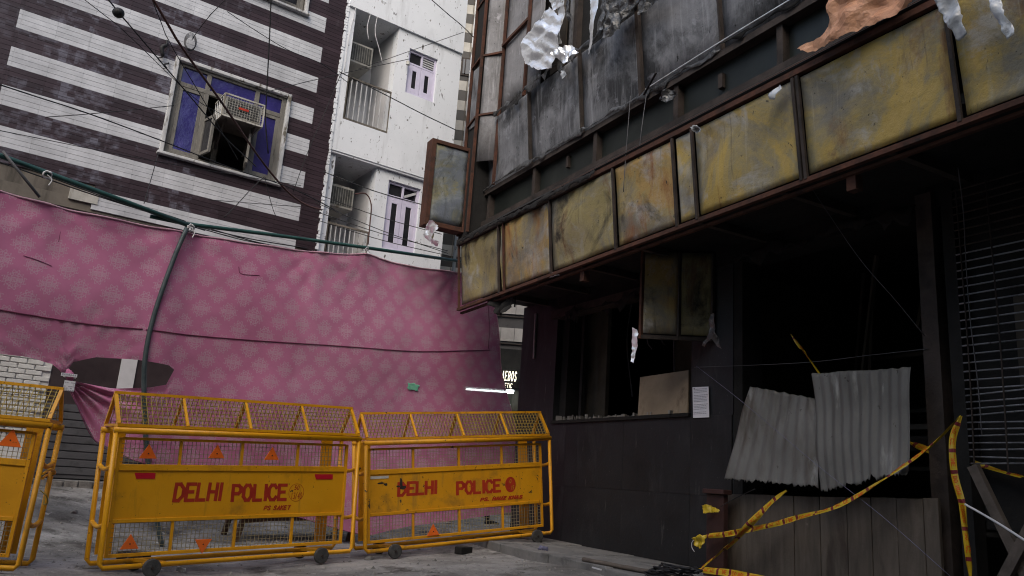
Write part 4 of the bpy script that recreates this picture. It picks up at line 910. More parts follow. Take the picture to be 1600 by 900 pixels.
part('wall_patch', 'inner', (RF.on(888, 560, -.5).x, RF.on(948, 560, -.5).x, .5, .56, 1.2, 3.5)); part('sill', 'char', (OX0, OX1, -.03, .34, SZ - .01, SZ + .03))
part('pilaster', 'soot', (OX1, DX0, .01, .3, SZ - .01, 3.62)); part('jamb', 'char', (OX0, OX0 + .16, .1, .32, SZ, OT)); part('inner_frame', 'char', (OX0 + .3, OX0 + .36, .22, .28, SZ, OT - .1))
part('lintel', 'darkiron', (OX0 - .1, OX1, -.06, .12, 3.3, 3.42)); part('header', 'char', (OX0 - .2, 9, .0, .3, 3.42, 3.62))
part('room_floor', 'char', (-1, 9, .3, 5, .25, .33)); part('back_wall', 'inner', (-1, 9, 3.6, 3.8, .3, 3.62)); part('ceiling', 'char', (-1.25, 9, .3, 5, 3.62, 3.72)); part('partition', 'inner', (2.3, 2.45, .6, 3.6, .3, 3.62)); part('room_end', 'char', (8.9, 9.1, .3, 5, .1, 3.62))
part('door_post', 'darkiron', (5.3, 5.44, -.05, .12, .2, 3.55)); part('door_post', 'char', (5.5, 5.6, -.02, .12, .2, 3.55)); part('door_jamb', 'char', (DX0, DX0 + .12, .02, .3, .3, 3.55))
part('far_pier', 'soot', (8.2, 9, 0, .3, .1, 3.62)); part('fallen_beam', 'char', (3.3, 5.2, .5, .62, 1.5, 1.62)); part('shelf', 'inner', (3.4, 5.2, 1.2, 1.5, 1.75, 1.8))
st_ = RF.on(837, 490, .02), RF.on(834, 560, .02); MB().bar(st_[0], st_[1], .035, .02).build('loose_trim', MAT['palesteel'], bb)
# burnt fittings in the gloom
for k_, (x0, x1, z, y) in enumerate(((.1, 2.5, 3.3, -.07), (3.2, 5.3, 3.44, -.02), (.1, 1.0, 3.32, .1))): LATE.append((x0, x1, z, y, 80 + k_))
for i in range(7): xx = 3.4 + i * .27; MB().bar((xx, 1.6 + rs.uniform(-.3, .3), 3.6), (xx + rs.uniform(-.4, .4), 1.6 + rs.uniform(-.3, .3), 2.4 + rs.uniform(-.6, .8)), .035).build('charred_batten', MAT['inner'], bb)
for i in range(6): xx = .4 + i * .34; MB().tube(smoothline([(xx, .8, 3.6), (xx + rs.uniform(-.1, .1), .75, 3.0), (xx + rs.uniform(-.2, .2), .8, 2.5 + rs.uniform(-.3, .4))]), .01, 5).build('hanging_cable', MAT['greyshutter'], bb)
for i in range(4): MB().box(3.35, 5.2, 1.9, 2.3, .8 + i * .6, .84 + i * .6).build('burnt_shelf', MAT['inner'], bb)
MB().box(.5, 2.2, 1.5, 1.56, 1.0, 3.3).build('inner_wall', MAT['inner'], bb); MB().box(1.1, 1.16, 1.42, 1.5, 1.0, 3.3).build('inner_stud', MAT['timber'], bb)
# body above
part('upper_body', 'char', (-1.2, 9, -.86, 5, 3.75, 14)); part('soffit', 'char', (-1.14, 9, -1.13, .0, 3.62, 3.7))
sm = MB()
for i in range(9): xx = -.6 + i * 1.05; MB().box(xx, xx + .06, -1.1, 0, 3.54, 3.62).build('soffit_joist', MAT['darkiron'], bb)
def sheet(name, quad, mat, parent, n=7, amp=.014, seed=1):
    a, b_, c, d = [Vector(q) for q in quad]; nn = (b_ - a).cross(d - a).normalized(); o = MB()
    for j in range(n + 1):
        for i in range(n + 1):
            s, t = i / n, j / n; p = (a * (1 - s) + b_ * s) * (1 - t) + (d * (1 - s) + c * s) * t
            e = min(1, 5 * min(s, 1 - s, t, 1 - t) + .15); o.v.append(tuple(p + nn * amp * e * 2 * noise.noise((p.x * 1.6 + seed, p.z * 1.9, seed * 3.3))))
    for j in range(n):
        for i in range(n): k = j * (n + 1) + i; o.f.append((k, k + 1, k + n + 2, k + n + 1))
    return o.build(name, MAT[mat] if isinstance(mat, str) else mat, parent, smooth=True, solid=.006)
R1 = [-.92, .36, 1.6, 2.76, 4.0, 5.25, 6.6, 8.0]
for i in range(7):
    zt = 6.28 if i < 3 else 8.2
    k = (zt - 5.18)
    sheet('cladding_panel', [(R1[i] + .01, -.93, 5.18), (R1[i + 1] - .01, -.93, 5.18), (R1[i + 1] - .01, -.93 - .1 * k, zt), (R1[i] + .01, -.93 - .1 * k, zt)], 'steel', bb, 8, .02, i)
    if i: MB().bar((R1[i], -.96, 5.16), (R1[i], -.96 - .1 * k, zt), .05 if i in (3, 5) else .022, .05, (0, 1, 0)).build('mullion', MAT['rust' if i == 5 else 'darkiron'], bb)
part('window_rail', 'darkiron', (-1.2, 9, -1.02, -.86, 4.62, 4.7)); part('window_rail', 'darkiron', (-1.2, 9, -1.0, -.86, 5.12, 5.19))
BX = [-1.15, -.82, .48, 1.89, 3.33, 4.71, 6.2, 7.6]
for i in range(7): part('window_pane', 'blackglass', (BX[i] + .03, BX[i + 1] - .03, -.885, -.875, 4.7, 5.12))
for x in BX[1:]: part('window_post', 'darkiron', (x - .035, x + .035, -.97, -.86, 4.7, 5.12))
part('blind_bracket', 'darkiron', (1.2, 1.25, -.93, -.89, 4.9, 5.05)); part('blind_bracket', 'darkiron', (3.9, 3.96, -.93, -.89, 4.85, 5.0))
# upper left corner: fin, splayed corner panel, pale panels
part('corner_fin', 'char', (-1.22, -.92, -1.22, -.86, 4.4, 11)); part('fin_panel', 'steel', (-1.15, -.95, -1.24, -1.22, 6.2, 7.2)); part('fin_panel', 'char', (-1.15, -.95, -1.24, -1.22, 7.3, 9))
for a, c, w in (((-.9, -1.24, 4.5), (-.9, -1.24, 11), .038), ((-.61, -1.02, 5.2), (-.61, -1.02, 11), .038), ((-1.2, -1.25, 4.5), (-1.2, -1.25, 11), .035)): MB().bar(a, c, w).build('rusty_post', MAT['rust'], bb)
sheet('corner_panel', [(-.87, -1.2, 5.6), (-.64, -1.01, 5.6), (-.64, -1.01, 10), (-.87, -1.2, 10)], 'palesteel', bb, 6, .01, 11)
for z in (6.35, 7.35, 8.4):
    MB().bar((-.9, -1.23, z), (-.61, -1.03, z), .032).build('corner_rail', MAT['rust'], bb); MB().bar((-1.2, -1.25, z - .1), (-.92, -1.25, z - .02), .03).build('corner_rail', MAT['rust'], bb)
px_ = [-.58, RF.on(829, 40, 1.0).x, .55]
for i in range(2): sheet('pale_panel', [(px_[i] + .01, -1.0, 6.3), (px_[i + 1] - .01, -1.0, 6.3), (px_[i + 1] - .01, -1.0, 9.6), (px_[i] + .01, -1.0, 9.6)], 'palesteel', bb, 8, .015, 20 + i)
MB().bar((px_[1], -1.03, 6.3), (px_[1], -1.03, 9.6), .04).build('rusty_post', MAT['rust'], bb); MB().bar((-.61, -1.04, 7.45), (px_[1], -1.04, 7.52), .045).build('rusty_rail', MAT['rust'], bb)
part('upper_recess', 'char', (.55, 2.76, -.92, -.86, 6.3, 9.6)); gx = RF.on(904, 40, .95).x
part('upper_window_frame', 'darkiron', (gx - .04, gx + .04, -1.0, -.92, 6.35, 8.5)); part('upper_window_frame', 'steel', (gx - .16, gx - .1, -.99, -.92, 6.35, 8.5)); part('upper_window_pane', 'inner', (.7, gx - .3, -.95, -.93, 6.4, 8.5))
# charred ragged trim along the sheet edges
def ragged(name, x0, x1, z, y, h, mat, seed, slope=0):
    rr = random.Random(seed); n = int((x1 - x0) / .09); up = []; dn = []
    for i in range(n + 1):
        x = x0 + (x1 - x0) * i / n; zz = z + slope * (x - x0); nz_ = noise.noise((x * 1.7, seed, 0)); up.append((x + rr.uniform(-.03, .03), y, zz + max(0, rr.uniform(-.2, .5) + nz_ * .5) * h + .004)); dn.append((x + rr.uniform(-.03, .03), y, zz - max(.05, rr.uniform(0, 1) ** 3 + .5 * nz_) * h))
    return crumple(name, up + dn[::-1], MAT[mat], RF, amp=.03, res=.06, seed=seed, parent=bb, fq=9)
for x0, x1, z, y, sd in LATE: ragged('charred_shred', x0, x1, z, y, .15, 'char', sd)
ragged('charred_edge', -1.0, 4.0, 5.2, -1.0, .09, 'foilburnt', 1); ragged('charred_edge', 4.0, 8, 5.22, -1.0, .05, 'char', 2); ragged('charred_edge', -.6, 2.9, 6.3, -1.08, .16, 'foilburnt', 3)
MB().tube(smoothline([(2.9, -1.03, 5.24), (4, -1.03, 5.26), (5.2, -1.04, 5.25), (7, -1.04, 5.27)]), .008, 6).build('bright_trim', MAT['foil'], bb)
# ================================================================== fascia signboard
fs = thing('fascia_signboard', 'long scorched yellow signboard in a rusty frame above the shop', 'signboard', RF, (3, -1.1, 3.45))
def zb(x): return 3.43 + .011 * x
FX = [(-1.05, .08, 'fasciagrey'), (.14, .24, 'fasciagrey'), (.24, 1.38, 'fasciarust'), (1.42, 2.64, 'fasciagrey'), (2.7, 3.6, 'fasciarust'), (3.66, 3.88, 'fascia'), (3.93, 5.08, 'fascia'), (5.16, 6.36, 'fascia'), (6.42, 7.8, 'fascia'), (7.85, 9, 'fascia')]
for i, (a, c, mt) in enumerate(FX): sheet('sign_panel', [(a, -1.15, zb(a) + .02), (c, -1.15, zb(c) + .02), (c, -1.24, 4.32), (a, -1.24, 4.32)], mt, fs, 14, .03, 30 + i)
for x in (-1.1, .11, .25, 1.4, 2.67, 3.63, 3.905, 5.1, 5.145, 6.39, 7.82): MB().bar((x, -1.175, zb(x) - .02), (x, -1.262, 4.33), .028 if x > 0 else .035, .025, (0, 1, 0)).build('upright', MAT['rust' if x in (-1.1, .25) else 'darkiron'], fs)
MB().bar((-1.16, -1.16, zb(-1.16) - .03), (9, -1.16, zb(9) - .03), .045, .04).build('bottom_rail', MAT['rust'], fs); MB().bar((-1.16, -1.1, zb(-1.16) - .075), (9, -1.1, zb(9) - .075), .04, .025).build('bottom_rail', MAT['rust'], fs)
MB().bar((-1.16, -1.25, 4.36), (2.2, -1.25, 4.36), .05, .055).build('top_rail', MAT['darkiron'], fs); MB().bar((2.2, -1.25, 4.365), (9, -1.25, 4.365), .05, .05).build('top_rail', MAT['rust'], fs); MB().bar((1.4, -1.2, 4.45), (9, -1.2, 4.45), .045, .045).build('top_rail', MAT['rust'], fs)
MB().slab([(-1.16, -1.27, 4.4), (9, -1.27, 4.4), (9, -1.0, 4.62), (-1.16, -1.0, 4.62)], .02).build('flashing', MAT['char'], fs)
for x in (1.9, 5.45): MB().box(x, x + .08, -1.1, -1.02, zb(x) - .2, zb(x) - .08).build('lug', MAT['rust'], fs)
crumple('charred_edge', [(x, -1.28, 4.38 + rs.uniform(-.01, .02)) for i, x in enumerate(np.linspace(-1.1, 2.4, 40))] + [(x, -1.28, 4.35 - rs.uniform(0, 1) ** 3 * .07) for x in np.linspace(2.4, -1.1, 40)], MAT['char'], RF, parent=fs, amp=.02, res=.04, seed=41, fq=14)
# projecting sign at the far corner
XS = -1.08; q = [RF.side(x, y, XS) for x, y in ((672, 216), (737, 231), (727, 364), (667, 351))]
ps = thing('projecting_sign', 'grey rust-framed sign box sticking out at the far corner', 'sign', RF, (XS, q[2].y, q[2].z))
ya, yb_ = (q[0].y + q[3].y) / 2, (q[1].y + q[2].y) / 2; z0, z1 = (q[2].z + q[3].z) / 2, (q[0].z + q[1].z) / 2
b = MB()
for e in ((ya, ya + .07, z0, z1), (yb_ - .05, yb_, z0, z1), (ya + .07, yb_ - .05, z1 - .06, z1), (ya + .07, yb_ - .05, z0, z0 + .07)): b.box(XS - .2, XS + .01, e[0], e[1], e[2], e[3])
b.build('frame', MAT['rust'], ps, bevel=.004)
sheet('face', [(XS - .02, ya + .07, z0 + .07), (XS - .02, yb_ - .05, z0 + .07), (XS - .02, yb_ - .05, z1 - .06), (XS - .02, ya + .07, z1 - .06)], 'signgrey', ps, 10, .02, 50); MB().box(XS - .19, XS - .18, ya + .06, yb_ - .04, z0 + .06, z1 - .05).build('back', MAT['char'], ps)
for z in (z0 + .03, z1 - .1): MB().bar((XS - .1, yb_ - .03, z), (XS - .1, -.9, z - .05), .05).build('bracket', MAT['darkiron'], ps)
# sign box hanging under the fascia
A = level(1001, 526, 2.62); B = level(1113, 531, 2.62); a, c = RF.to(A), RF.to(B)
hs = thing('hanging_sign', 'scorched two-part sign box hanging below the yellow fascia', 'sign', RF, (a.x, a.y, 2.6)); d = (c - a); mdp = a.lerp(c, .53); T = 3.58; nrm = Vector((d.y, -d.x, 0)).normalized()
for k_, (s, e, mt) in enumerate(((a, mdp, 'fasciarust'), (mdp, c, 'fasciagrey'))): sheet('face', [s + Vector((0, 0, .04)), e + Vector((0, 0, .04)), Vector((e.x, e.y, T)), Vector((s.x, s.y, T))], mt, hs, 8, .012, 60 + k_)
bk = -nrm * .14
for p in (a, mdp, c): MB().bar((p.x, p.y, 2.6), (p.x, p.y, T), .035).build('upright', MAT['rust' if p is a else 'darkiron'], hs)
MB().bar((a.x, a.y, 2.62), (c.x, c.y, 2.62), .04).build('bottom_rail', MAT['darkiron'], hs); MB().slab([a + bk + Vector((0, 0, .02)), c + bk + Vector((0, 0, .02)), Vector((c.x, c.y, T)) + bk, Vector((a.x, a.y, T)) + bk], .01).build('back', MAT['char'], hs); MB().bar(Vector((a.x, a.y, T)), Vector((a.x, a.y, T)) + bk, .03).build('hanger', MAT['rust'], hs)
# ================================================================== foil, tarp and plastic hanging from the front
def torn(name, pts, w, mat, label, cat, amp=.05, res=.05, seed=0, fq=6):
    sm_ = mat not in ('foil', 'foilburnt', 'tarp')
    crumple(name, [RF.on(x, y, w) for x, y in pts], MAT[mat], RF, label, cat, amp, min(res, .024) if sm_ else min(res, .022), fq=fq, seed=seed, smooth=sm_)
torn('foil_sheet', [(862, 12), (880, 30), (882, 60), (876, 85), (868, 108), (852, 112), (838, 108), (826, 100), (820, 82), (822, 62), (828, 55), (835, 50), (846, 34)], 1.14, 'foil', 'bright crumpled foil sheet bulging from the upper wall', 'foil', .07, .05, 1, 9)
torn('foil_sheet', [(868, 86), (898, 72), (913, 85), (898, 96), (890, 103), (876, 94)], 1.2, 'foil', 'folded foil flap lying on the ragged edge under the window', 'foil', .07, .04, 2, 11)
torn('foil_strip', [(926, -8), (940, -8), (937, 20), (932, 50), (928, 78), (922, 86), (924, 60), (927, 30)], 1.12, 'foil', 'long foil strip hanging right of the dark upper opening', 'foil', .03, .03, 3)
torn('foil_sheet', [(862, -8), (886, -8), (884, 8), (866, 20)], 1.12, 'foil', 'foil scrap at the top edge above the dark opening', 'foil', .03, .04, 4)
torn('burnt_foil', [(952, -8), (1008, -8), (1000, 14), (985, 40), (962, 60), (950, 68), (956, 40)], 1.15, 'foilburnt', 'scorched foil lining curling over the grey panel', 'foil', .07, .04, 5, 8)
torn('burnt_foil', [(888, -5), (893, 10), (894, 34), (890, 34), (886, 12)], 1.13, 'foilburnt', 'thin scorched foil ribbon in the dark upper opening', 'foil', .03, .03, 6)
torn('burnt_foil', [(1008, -8), (1050, -8), (1030, 8), (1002, 26)], 1.15, 'foilburnt', 'brownish scorched lining at the top beside the grey panel', 'foil', .05, .04, 8)
torn('foil_strip', [(874, -8), (886, -8), (884, 26), (880, 52), (883, 70), (875, 72), (876, 40)], 1.1, 'foil', 'narrow foil strip along the left side of the dark upper opening', 'foil', .03, .03, 21)
torn('foil_strip', [(944, -8), (952, -8), (950, 22), (944, 48), (938, 50), (942, 20)], 1.1, 'foilburnt', 'sooty foil strip between the bright strip and the scorched lining', 'foil', .03, .03, 22)
torn('scrap', [(880, 112), (886, 110), (887, 118), (883, 125), (879, 122)], 1.1, 'plastic', 'pale scrap dangling under the ragged edge', 'scrap', .02, .02, 9)
torn('ash_clump', [(1036, 150), (1048, 141), (1061, 144), (1058, 157), (1046, 162), (1036, 158)], 1.12, 'foilburnt', 'grey ashy clump caught on the window rail', 'ash', .06, .02, 10, 14)
torn('orange_tarp', [(1304, -10), (1445, -10), (1432, 6), (1405, 26), (1370, 44), (1335, 62), (1300, 74), (1268, 86), (1254, 80), (1262, 74), (1290, 62), (1310, 36), (1306, 14)], 1.3, 'tarp', 'torn orange tarp hanging over the fascia top rail', 'tarp', .08, .05, 11, 4)
torn('plastic_strip', [(1466, -8), (1500, -8), (1508, 20), (1516, 55), (1500, 66), (1488, 42), (1476, 18)], 1.34, 'plastic', 'wide smoky plastic strip hanging over the yellow fascia', 'plastic', .04, .03, 12)
torn('plastic_strip', [(1550, -8), (1566, -8), (1572, 10), (1580, 36), (1588, 54), (1576, 62), (1564, 40), (1554, 16)], 1.34, 'plastic', 'narrow smoky plastic strip at the top right corner', 'plastic', .04, .03, 13)
torn('plastic_scrap', [(1204, 150), (1222, 134), (1226, 140), (1214, 158), (1208, 158)], 1.3, 'plastic', 'small bluish plastic scrap on the fascia top rail', 'scrap', .02, .02, 14)
torn('scrap', [(1082, 200), (1094, 197), (1099, 206), (1090, 210)], 1.3, 'plastic', 'white scrap stuck on the rail above the yellow panel', 'scrap', .03, .015, 15)
torn('foil_duct', [(676, 352), (686, 347), (690, 360), (686, 374), (694, 380), (688, 386), (674, 376), (670, 366)], 1.9, 'foil', 'dangling foil duct end below the projecting sign', 'foil', .06, .02, 16, 12)
torn('foil_scrap', [(992, 512), (998, 516), (1001, 540), (996, 552), (994, 568), (990, 566), (992, 546), (990, 530)], .95, 'foil', 'bright foil shred hanging from the corner of the hanging sign', 'foil', .03, .015, 17)
torn('rag', [(1112, 492), (1120, 490), (1122, 512), (1130, 545), (1124, 542), (1116, 530), (1104, 542), (1100, 540), (1112, 520)], .35, 'foilburnt', 'charred rag hanging beside the hanging sign', 'rag', .03, .02, 18)
torn('scrap', [(856, 430), (874, 424), (876, 430), (862, 435)], 1.14, 'plastic', 'white scrap under the fascia near its far end', 'scrap', .02, .015, 19)
torn('charred_bundle', [(782, 462), (800, 448), (812, 460), (808, 474), (814, 482), (804, 492), (792, 496), (786, 484), (776, 474)], 1.0, 'char', 'charred bundle hanging under the far end of the fascia', 'debris', .12, .03, 20, 9)
o = thing('fused_cables', 'melted cables hanging beside the charred bundle', 'cable', RF, tuple(RF.on(795, 470, 1.0)))
for dx in (-8, 2, 12): MB().tube(smoothline([RF.on(795 + dx, 446, 1.02), RF.on(793 + dx, 462, 1.05), RF.on(797 + dx * .6, 480, 1.03)]), .012, 6).build('strand', MAT['char'], o)
# ================================================================== things standing along the burnt front
def corrugated(label, cs, ws, n, seed):
    TL, TR, BR, BLc = [RF.on(x, y, w) for (x, y), w in zip(cs, ws)]; nn = (TR - TL).cross(BLc - TL).normalized(); o = MB(); S, T_ = n * 8, 26
    if nn.y > 0: nn = -nn
    for j in range(T_ + 1):
        for i in range(S + 1):
            s = i / S; tm_ = 1 - .05 * max(0, noise.noise((s * 9, seed, 0))) - (.04 * rs.random() if j == T_ else 0); t = (.012 * noise.noise((s * 12, seed, 4)) if j == 0 else j / T_ * tm_)
            p = (TL * (1 - s) + TR * s) * (1 - t) + (BLc * (1 - s) + BR * s) * t; o.v.append(tuple(p + nn * ((.008 + .003 * noise.noise((s * 5, t * 3, seed + 2))) * math.sin(2 * math.pi * n * s) + .035 * noise.noise((s * 2, t * 2, seed)))))
    for j in range(T_):
        for i in range(S): k = j * (S + 1) + i; o.f.append((k, k + 1, k + S + 2, k + S + 1))
    tag(o.build('corrugated_sheet', MAT['zinc'], None, RF, tuple((BLc + BR) / 2), smooth=True, solid=.002), label, 'metal sheet')
corrugated('tilted smaller corrugated metal sheet beside the notice', ((1172, 604), (1276, 623), (1279, 764), (1131, 752)), (.16, .16, .3, .3), 8, 3)
corrugated('larger upright corrugated metal sheet in the doorway', ((1268, 584), (1423, 573), (1420, 742), (1283, 772)), (.22, .22, .34, .34), 10, 6)
pb = thing('plank_barrier', 'weathered wooden plank barrier across the bottom of the doorway', 'barrier', RF, (4, -.12, .3))
edg = [1133, 1165, 1204, 1240, 1280, 1322, 1360, 1400, 1442, 1466]
for i in range(9):
    a, c = RF.on(edg[i], 778, .14), RF.on(edg[i + 1], 779, .14); za, zc = RF.on(edg[i], 772 + i * .8, .14).z, RF.on(edg[i + 1], 773 + i * .8, .14).z; j = rs.uniform(-.006, .006)
    MB().prism([(a.x + .003, .22), (c.x - .003, .22), (c.x - .003, zc + j), (a.x + .003, za + j)], -.14 + rs.uniform(-.006, .006), -.11).build('plank', MAT['plank'], pb, bevel=.004)
for z in (.45, .9): MB().box(RF.on(1140, 800, .14).x, RF.on(1460, 800, .14).x, -.11, -.07, z, z + .07).build('batten', MAT['timber'], pb)
a, c = RF.on(1104, 780, .32), RF.on(1134, 780, .32); zt = RF.on(1118, 772, .32).z
po = thing('square_post', 'dark maroon square post with a cap beside the plank barrier', 'post', RF, ((a.x + c.x) / 2, -.3, .25))
MB().box(a.x, c.x - .03, -.32, -.26, .2, zt).build('shaft', MAT['maroon'], po, bevel=.006); MB().box(a.x - .03, c.x, -.35, -.24, zt, zt + .045).build('cap', MAT['maroon'], po, bevel=.006); MB().box(a.x - .02, c.x - .01, -.335, -.25, .2, .32).build('base', MAT['maroon'], po)
nt_ = thing('paper_notice', 'white printed notice pasted on the black pilaster', 'notice', RF, tuple(RF.on(1095, 652, .02)))
TL, TR, BR, BLc = [RF.on(x, y, .015) for x, y in ((1082, 605), (1107, 604), (1108, 652), (1083, 653))]
MB().slab([BLc, BR, TR, TL], -.0015).build('sheet', MAT['paper'], nt_)
b = MB(); rr = random.Random(4)
for i in range(17):
    z = TL.z - .03 - i * .0165; e = rr.choice((.9, .88, .9, .55, .9))
    if i in (3, 9, 14): continue
    x = TL.x + .025
    while x < TL.x + (TR.x - TL.x) * e: l = rr.uniform(.012, .03); b.box(x, x + l, -.0185, -.017, z, z + .0055); x += l + .006
b.box(TL.x + .02, TL.x + .045, -.0185, -.017, TL.z - .025, TL.z - .01)
b.build('print', MAT['ink'], nt_)['kind'] = 'stuff'
TL, TR, BR, BLc = RF.on(1002, 590, -.1), RF.on(1078, 579, -.1), RF.on(1076, 650, 0), RF.on(998, 655, 0)
pl_ = thing('plywood_board', 'brown plywood board leaning on the window sill', 'board', RF, tuple(BLc)); MB().slab([BLc, BR, TR, TL], .02).build('board', MAT['ply'], pl_, bevel=.003); MB().bar(BLc + Vector((0, .06, 0)), TL + Vector((0, .04, 0)), .04).build('batten', MAT['timber'], pl_)
sg_ = thing('security_grille', 'dark rod security grille over the rightmost shop opening', 'grille', RF, (6.5, -.04, 1.3)); z = 1.36; i = 0
while z < 3.5:
    dz = (.1 * rs.uniform(-1, 1) if z < 1.9 else .004 * rs.uniform(-1, 1)); MB().tube(smoothline([(5.62, -.05, z), (6.3, -.05 - .015 * rs.random(), z + dz * .4 - .004), (8.2, -.05, z + dz)], 4), .0065, 6).build('rod', MAT['steel'] if z < 3 else MAT['darkiron'], sg_, smooth=True); z += .066 if z > 1.9 else .05; i += 1
for x in (5.66, 5.9, 6.2, 6.5, 6.9, 7.4, 8.1): MB().tube(smoothline([(x, -.065, 1.3), (x + .015, -.068, 2.2), (x, -.065, 3.5)], 4), .006, 5).build('link', MAT['darkiron'], sg_)
part('shutter_backing', 'char', (5.62, 8.2, .1, .14, .9, 3.5)); part('rusty_patch', 'inner', (5.95, 6.6, .085, .1, 1.9, 2.6))
a, c = RF.on(1521, 728, .2), RF.on(1585, 860, .2); tag(MB().bar(a, c + (c - a) * .8, .05, .07).build('timber_prop', MAT['timber'], None, RF, tuple(c)), 'leaning timber prop below the rod grille', 'timber')
a, c = RF.on(1612, 822, .25), RF.on(1565, 912, .25); tag(MB().bar(a, c + (c - a) * .5, .05, .07).build('timber_prop', MAT['timber'], None, RF, tuple(c)), 'short timber prop at the lower right corner', 'timber')
# sill debris
b = MB(); rr = random.Random(9)
for i in range(90):
    x, y = rr.uniform(-.2, 2.4), rr.uniform(-.02, .3); s = rr.uniform(.01, .045); b.box(x - s, x + s, y - s * .4, y + s * .4, SZ + .028, SZ + .03 + rr.uniform(.01, .05) * (1.6 if x < .8 else .8), Matrix.Rotation(rr.uniform(0, 3), 3, 'Z'))
tag(b.build('ash_debris', MAT['stone'], None, RF, (1.2, .1, SZ)), 'ash and charred rubble along the window sill', 'debris', kind='stuff')
# ================================================================== police tape
def tape(name, label, pts, width=.075, twist=0.0, ph=0.0, mat='tapeyellow', txt=True):
    """ribbon through (px, py, w) points on the burnt front"""
    P = smoothline([RF.on(x, y, w) for x, y, w in pts], 10); n = len(P); S = [0]
    for a, b in zip(P, P[1:]): S.append(S[-1] + (b - a).length)
    T, Wd, Nn = [], [], []
    for i in range(n):
        t = (P[min(i + 1, n - 1)] - P[max(i - 1, 0)]).normalized(); side = t.cross(Vector((0, -1, 0))).normalized(); nr = side.cross(t).normalized()
        if nr.y > 0: nr = -nr
        a = ph + twist * (S[i] / S[-1]) + .35 * noise.noise((S[i] * 2.2, ph, width)); w = side * math.cos(a) + nr * math.sin(a); T.append(t); Wd.append(w); Nn.append(w.cross(t).normalized() if w.cross(t).y < 0 else t.cross(w).normalized())
    if T[0].x < 0 or (abs(T[0].x) < .3 and T[0].z > 0): pass
    root = thing(name, label, 'police tape', RF, tuple(P[n // 2])); b = MB(); m_ = 4
    pinch = lambda s: 1 - .75 * math.exp(-(s / .06) ** 2) - .75 * math.exp(-((S[-1] - s) / .06) ** 2) - .25 * max(0, noise.noise((s * 3.1, ph + 3, 1)))
    for i in range(n):
        for j in range(m_ + 1):
            u = j / m_ - .5; b.v.append(tuple(P[i] + Wd[i] * (u * width * pinch(S[i])) + Nn[i] * (.009 * math.sin(u * 5 + S[i] * 9))))
    for i in range(n - 1):
        for j in range(m_): k = i * (m_ + 1) + j; b.f.append((k, k + 1, k + m_ + 2, k + m_ + 1))
    b.build('ribbon', MAT[mat], root, smooth=True)
    def mp(s, v, o):
        i = int(np.searchsorted(S, s)) - 1; i = max(0, min(n - 2, i)); f = (s - S[i]) / max(1e-6, S[i + 1] - S[i]); u = v
        p = P[i].lerp(P[i + 1], f); w = Wd[i].lerp(Wd[i + 1], f); nn = Nn[i].lerp(Nn[i + 1], f)
        return p + w * (u * width * pinch(s)) + nn * (.009 * math.sin(u * 5 + s * 9) + .0012 + o)
    L = S[-1]; s = .05; red, dark = MB(), MB(); wi = 0; words = ['POLICE', 'LINE', 'DO NOT', 'CROSS']
    while s < L - .06:
        for q in range(4):
            for e in range(3): a, c = s + .009 * e, s + .009 * (e + 1); dark.face([mp(a, -.49 + q * .245, 0), mp(c, -.49 + q * .245, 0), mp(c, -.49 + (q + 1) * .245, 0), mp(a, -.49 + (q + 1) * .245, 0)])
        s += .045
        if txt:
            h = .5; qd, e = strokes(words[wi % 4], 0, 0, 1, .2, .45, .24)
            for k, qq in enumerate(qd):
                if s + e * .036 < L - .04: red.face([mp(s + x * .036, -.25 + z * h, .0003 + k * .00008) for x, z in qq])
            s += e * .036 + .02
        else: s += .16
        wi += 1
    if dark.v: dark.build('dark_block', MAT['taped'], root)['kind'] = 'stuff'
    if red.v: red.build('lettering', MAT['tapered'], root)['kind'] = 'stuff'
tape('police_tape', 'long police tape sagging from the post to the grille rod', [(1098, 838, .42), (1150, 832, .4), (1220, 816, .42), (1290, 797, .45), (1340, 775, .45), (1375, 753, .44), (1420, 722, .35), (1460, 692, .3), (1502, 650, .25)], .05, 1.2)
tape('police_tape', 'vertical police tape hanging from the grille rod', [(1502, 650, .27), (1490, 678, .28), (1488, 705, .3), (1492, 745, .3), (1502, 782, .32), (1506, 810, .32), (1512, 855, .33), (1516, 905, .34)], .046, 1.6)
tape('police_tape', 'twisted police tape rising from the post base to the tilted sheet', [(1090, 892, .46), (1115, 872, .46), (1150, 842, .47), (1172, 818, .47), (1200, 790, .45), (1229, 767, .42)], .06, 3.2, .6)
tape('police_tape', 'police tape lying along the bottom edge beside the post', [(1090, 889, .5), (1125, 893, .5), (1170, 900, .5), (1230, 906, .5)], .065, .8, .3)
tape('police_tape', 'dark police tape crossing behind the post to the right edge', [(1418, 690, .0), (1450, 702, -.02), (1500, 718, -.03), (1560, 735, -.02), (1625, 752, 0)], .06, 1.2, .4)
tape('police_tape', 'short police tape slanting above the larger corrugated sheet', [(1236, 522, .0), (1255, 548, .02), (1282, 586, .1)], .04, 1.6, .8)
torn('tape_tail', [(1086, 843), (1098, 836), (1108, 838), (1106, 850), (1098, 858), (1090, 852)], .46, 'tapeyellow', 'knotted yellow tape tail on the maroon post', 'police tape', .04, .015, 30, 12)
torn('tape_tail', [(1101, 790), (1110, 789), (1128, 797), (1127, 801), (1104, 802)], .36, 'tapeyellow', 'torn yellow tape end stuck below the post cap', 'police tape', .03, .015, 31, 12)
def rwire(label, pts, r, mat, cat='wire', name='string'): wire(name, label, [RF.fr(RF.on(x, y, w)) for x, y, w in pts], r, mat, cat=cat)
rwire('white string tail dangling from the knotted tape', [(1090, 842, .47), (1082, 846, .47), (1081, 855, .47), (1085, 862, .47)], .004, 'string', 'string')
rwire('white rope running from the vertical tape to the right edge', [(1508, 788, .34), (1540, 806, .4), (1570, 824, .45), (1610, 850, .5)], .008, 'string', 'rope')
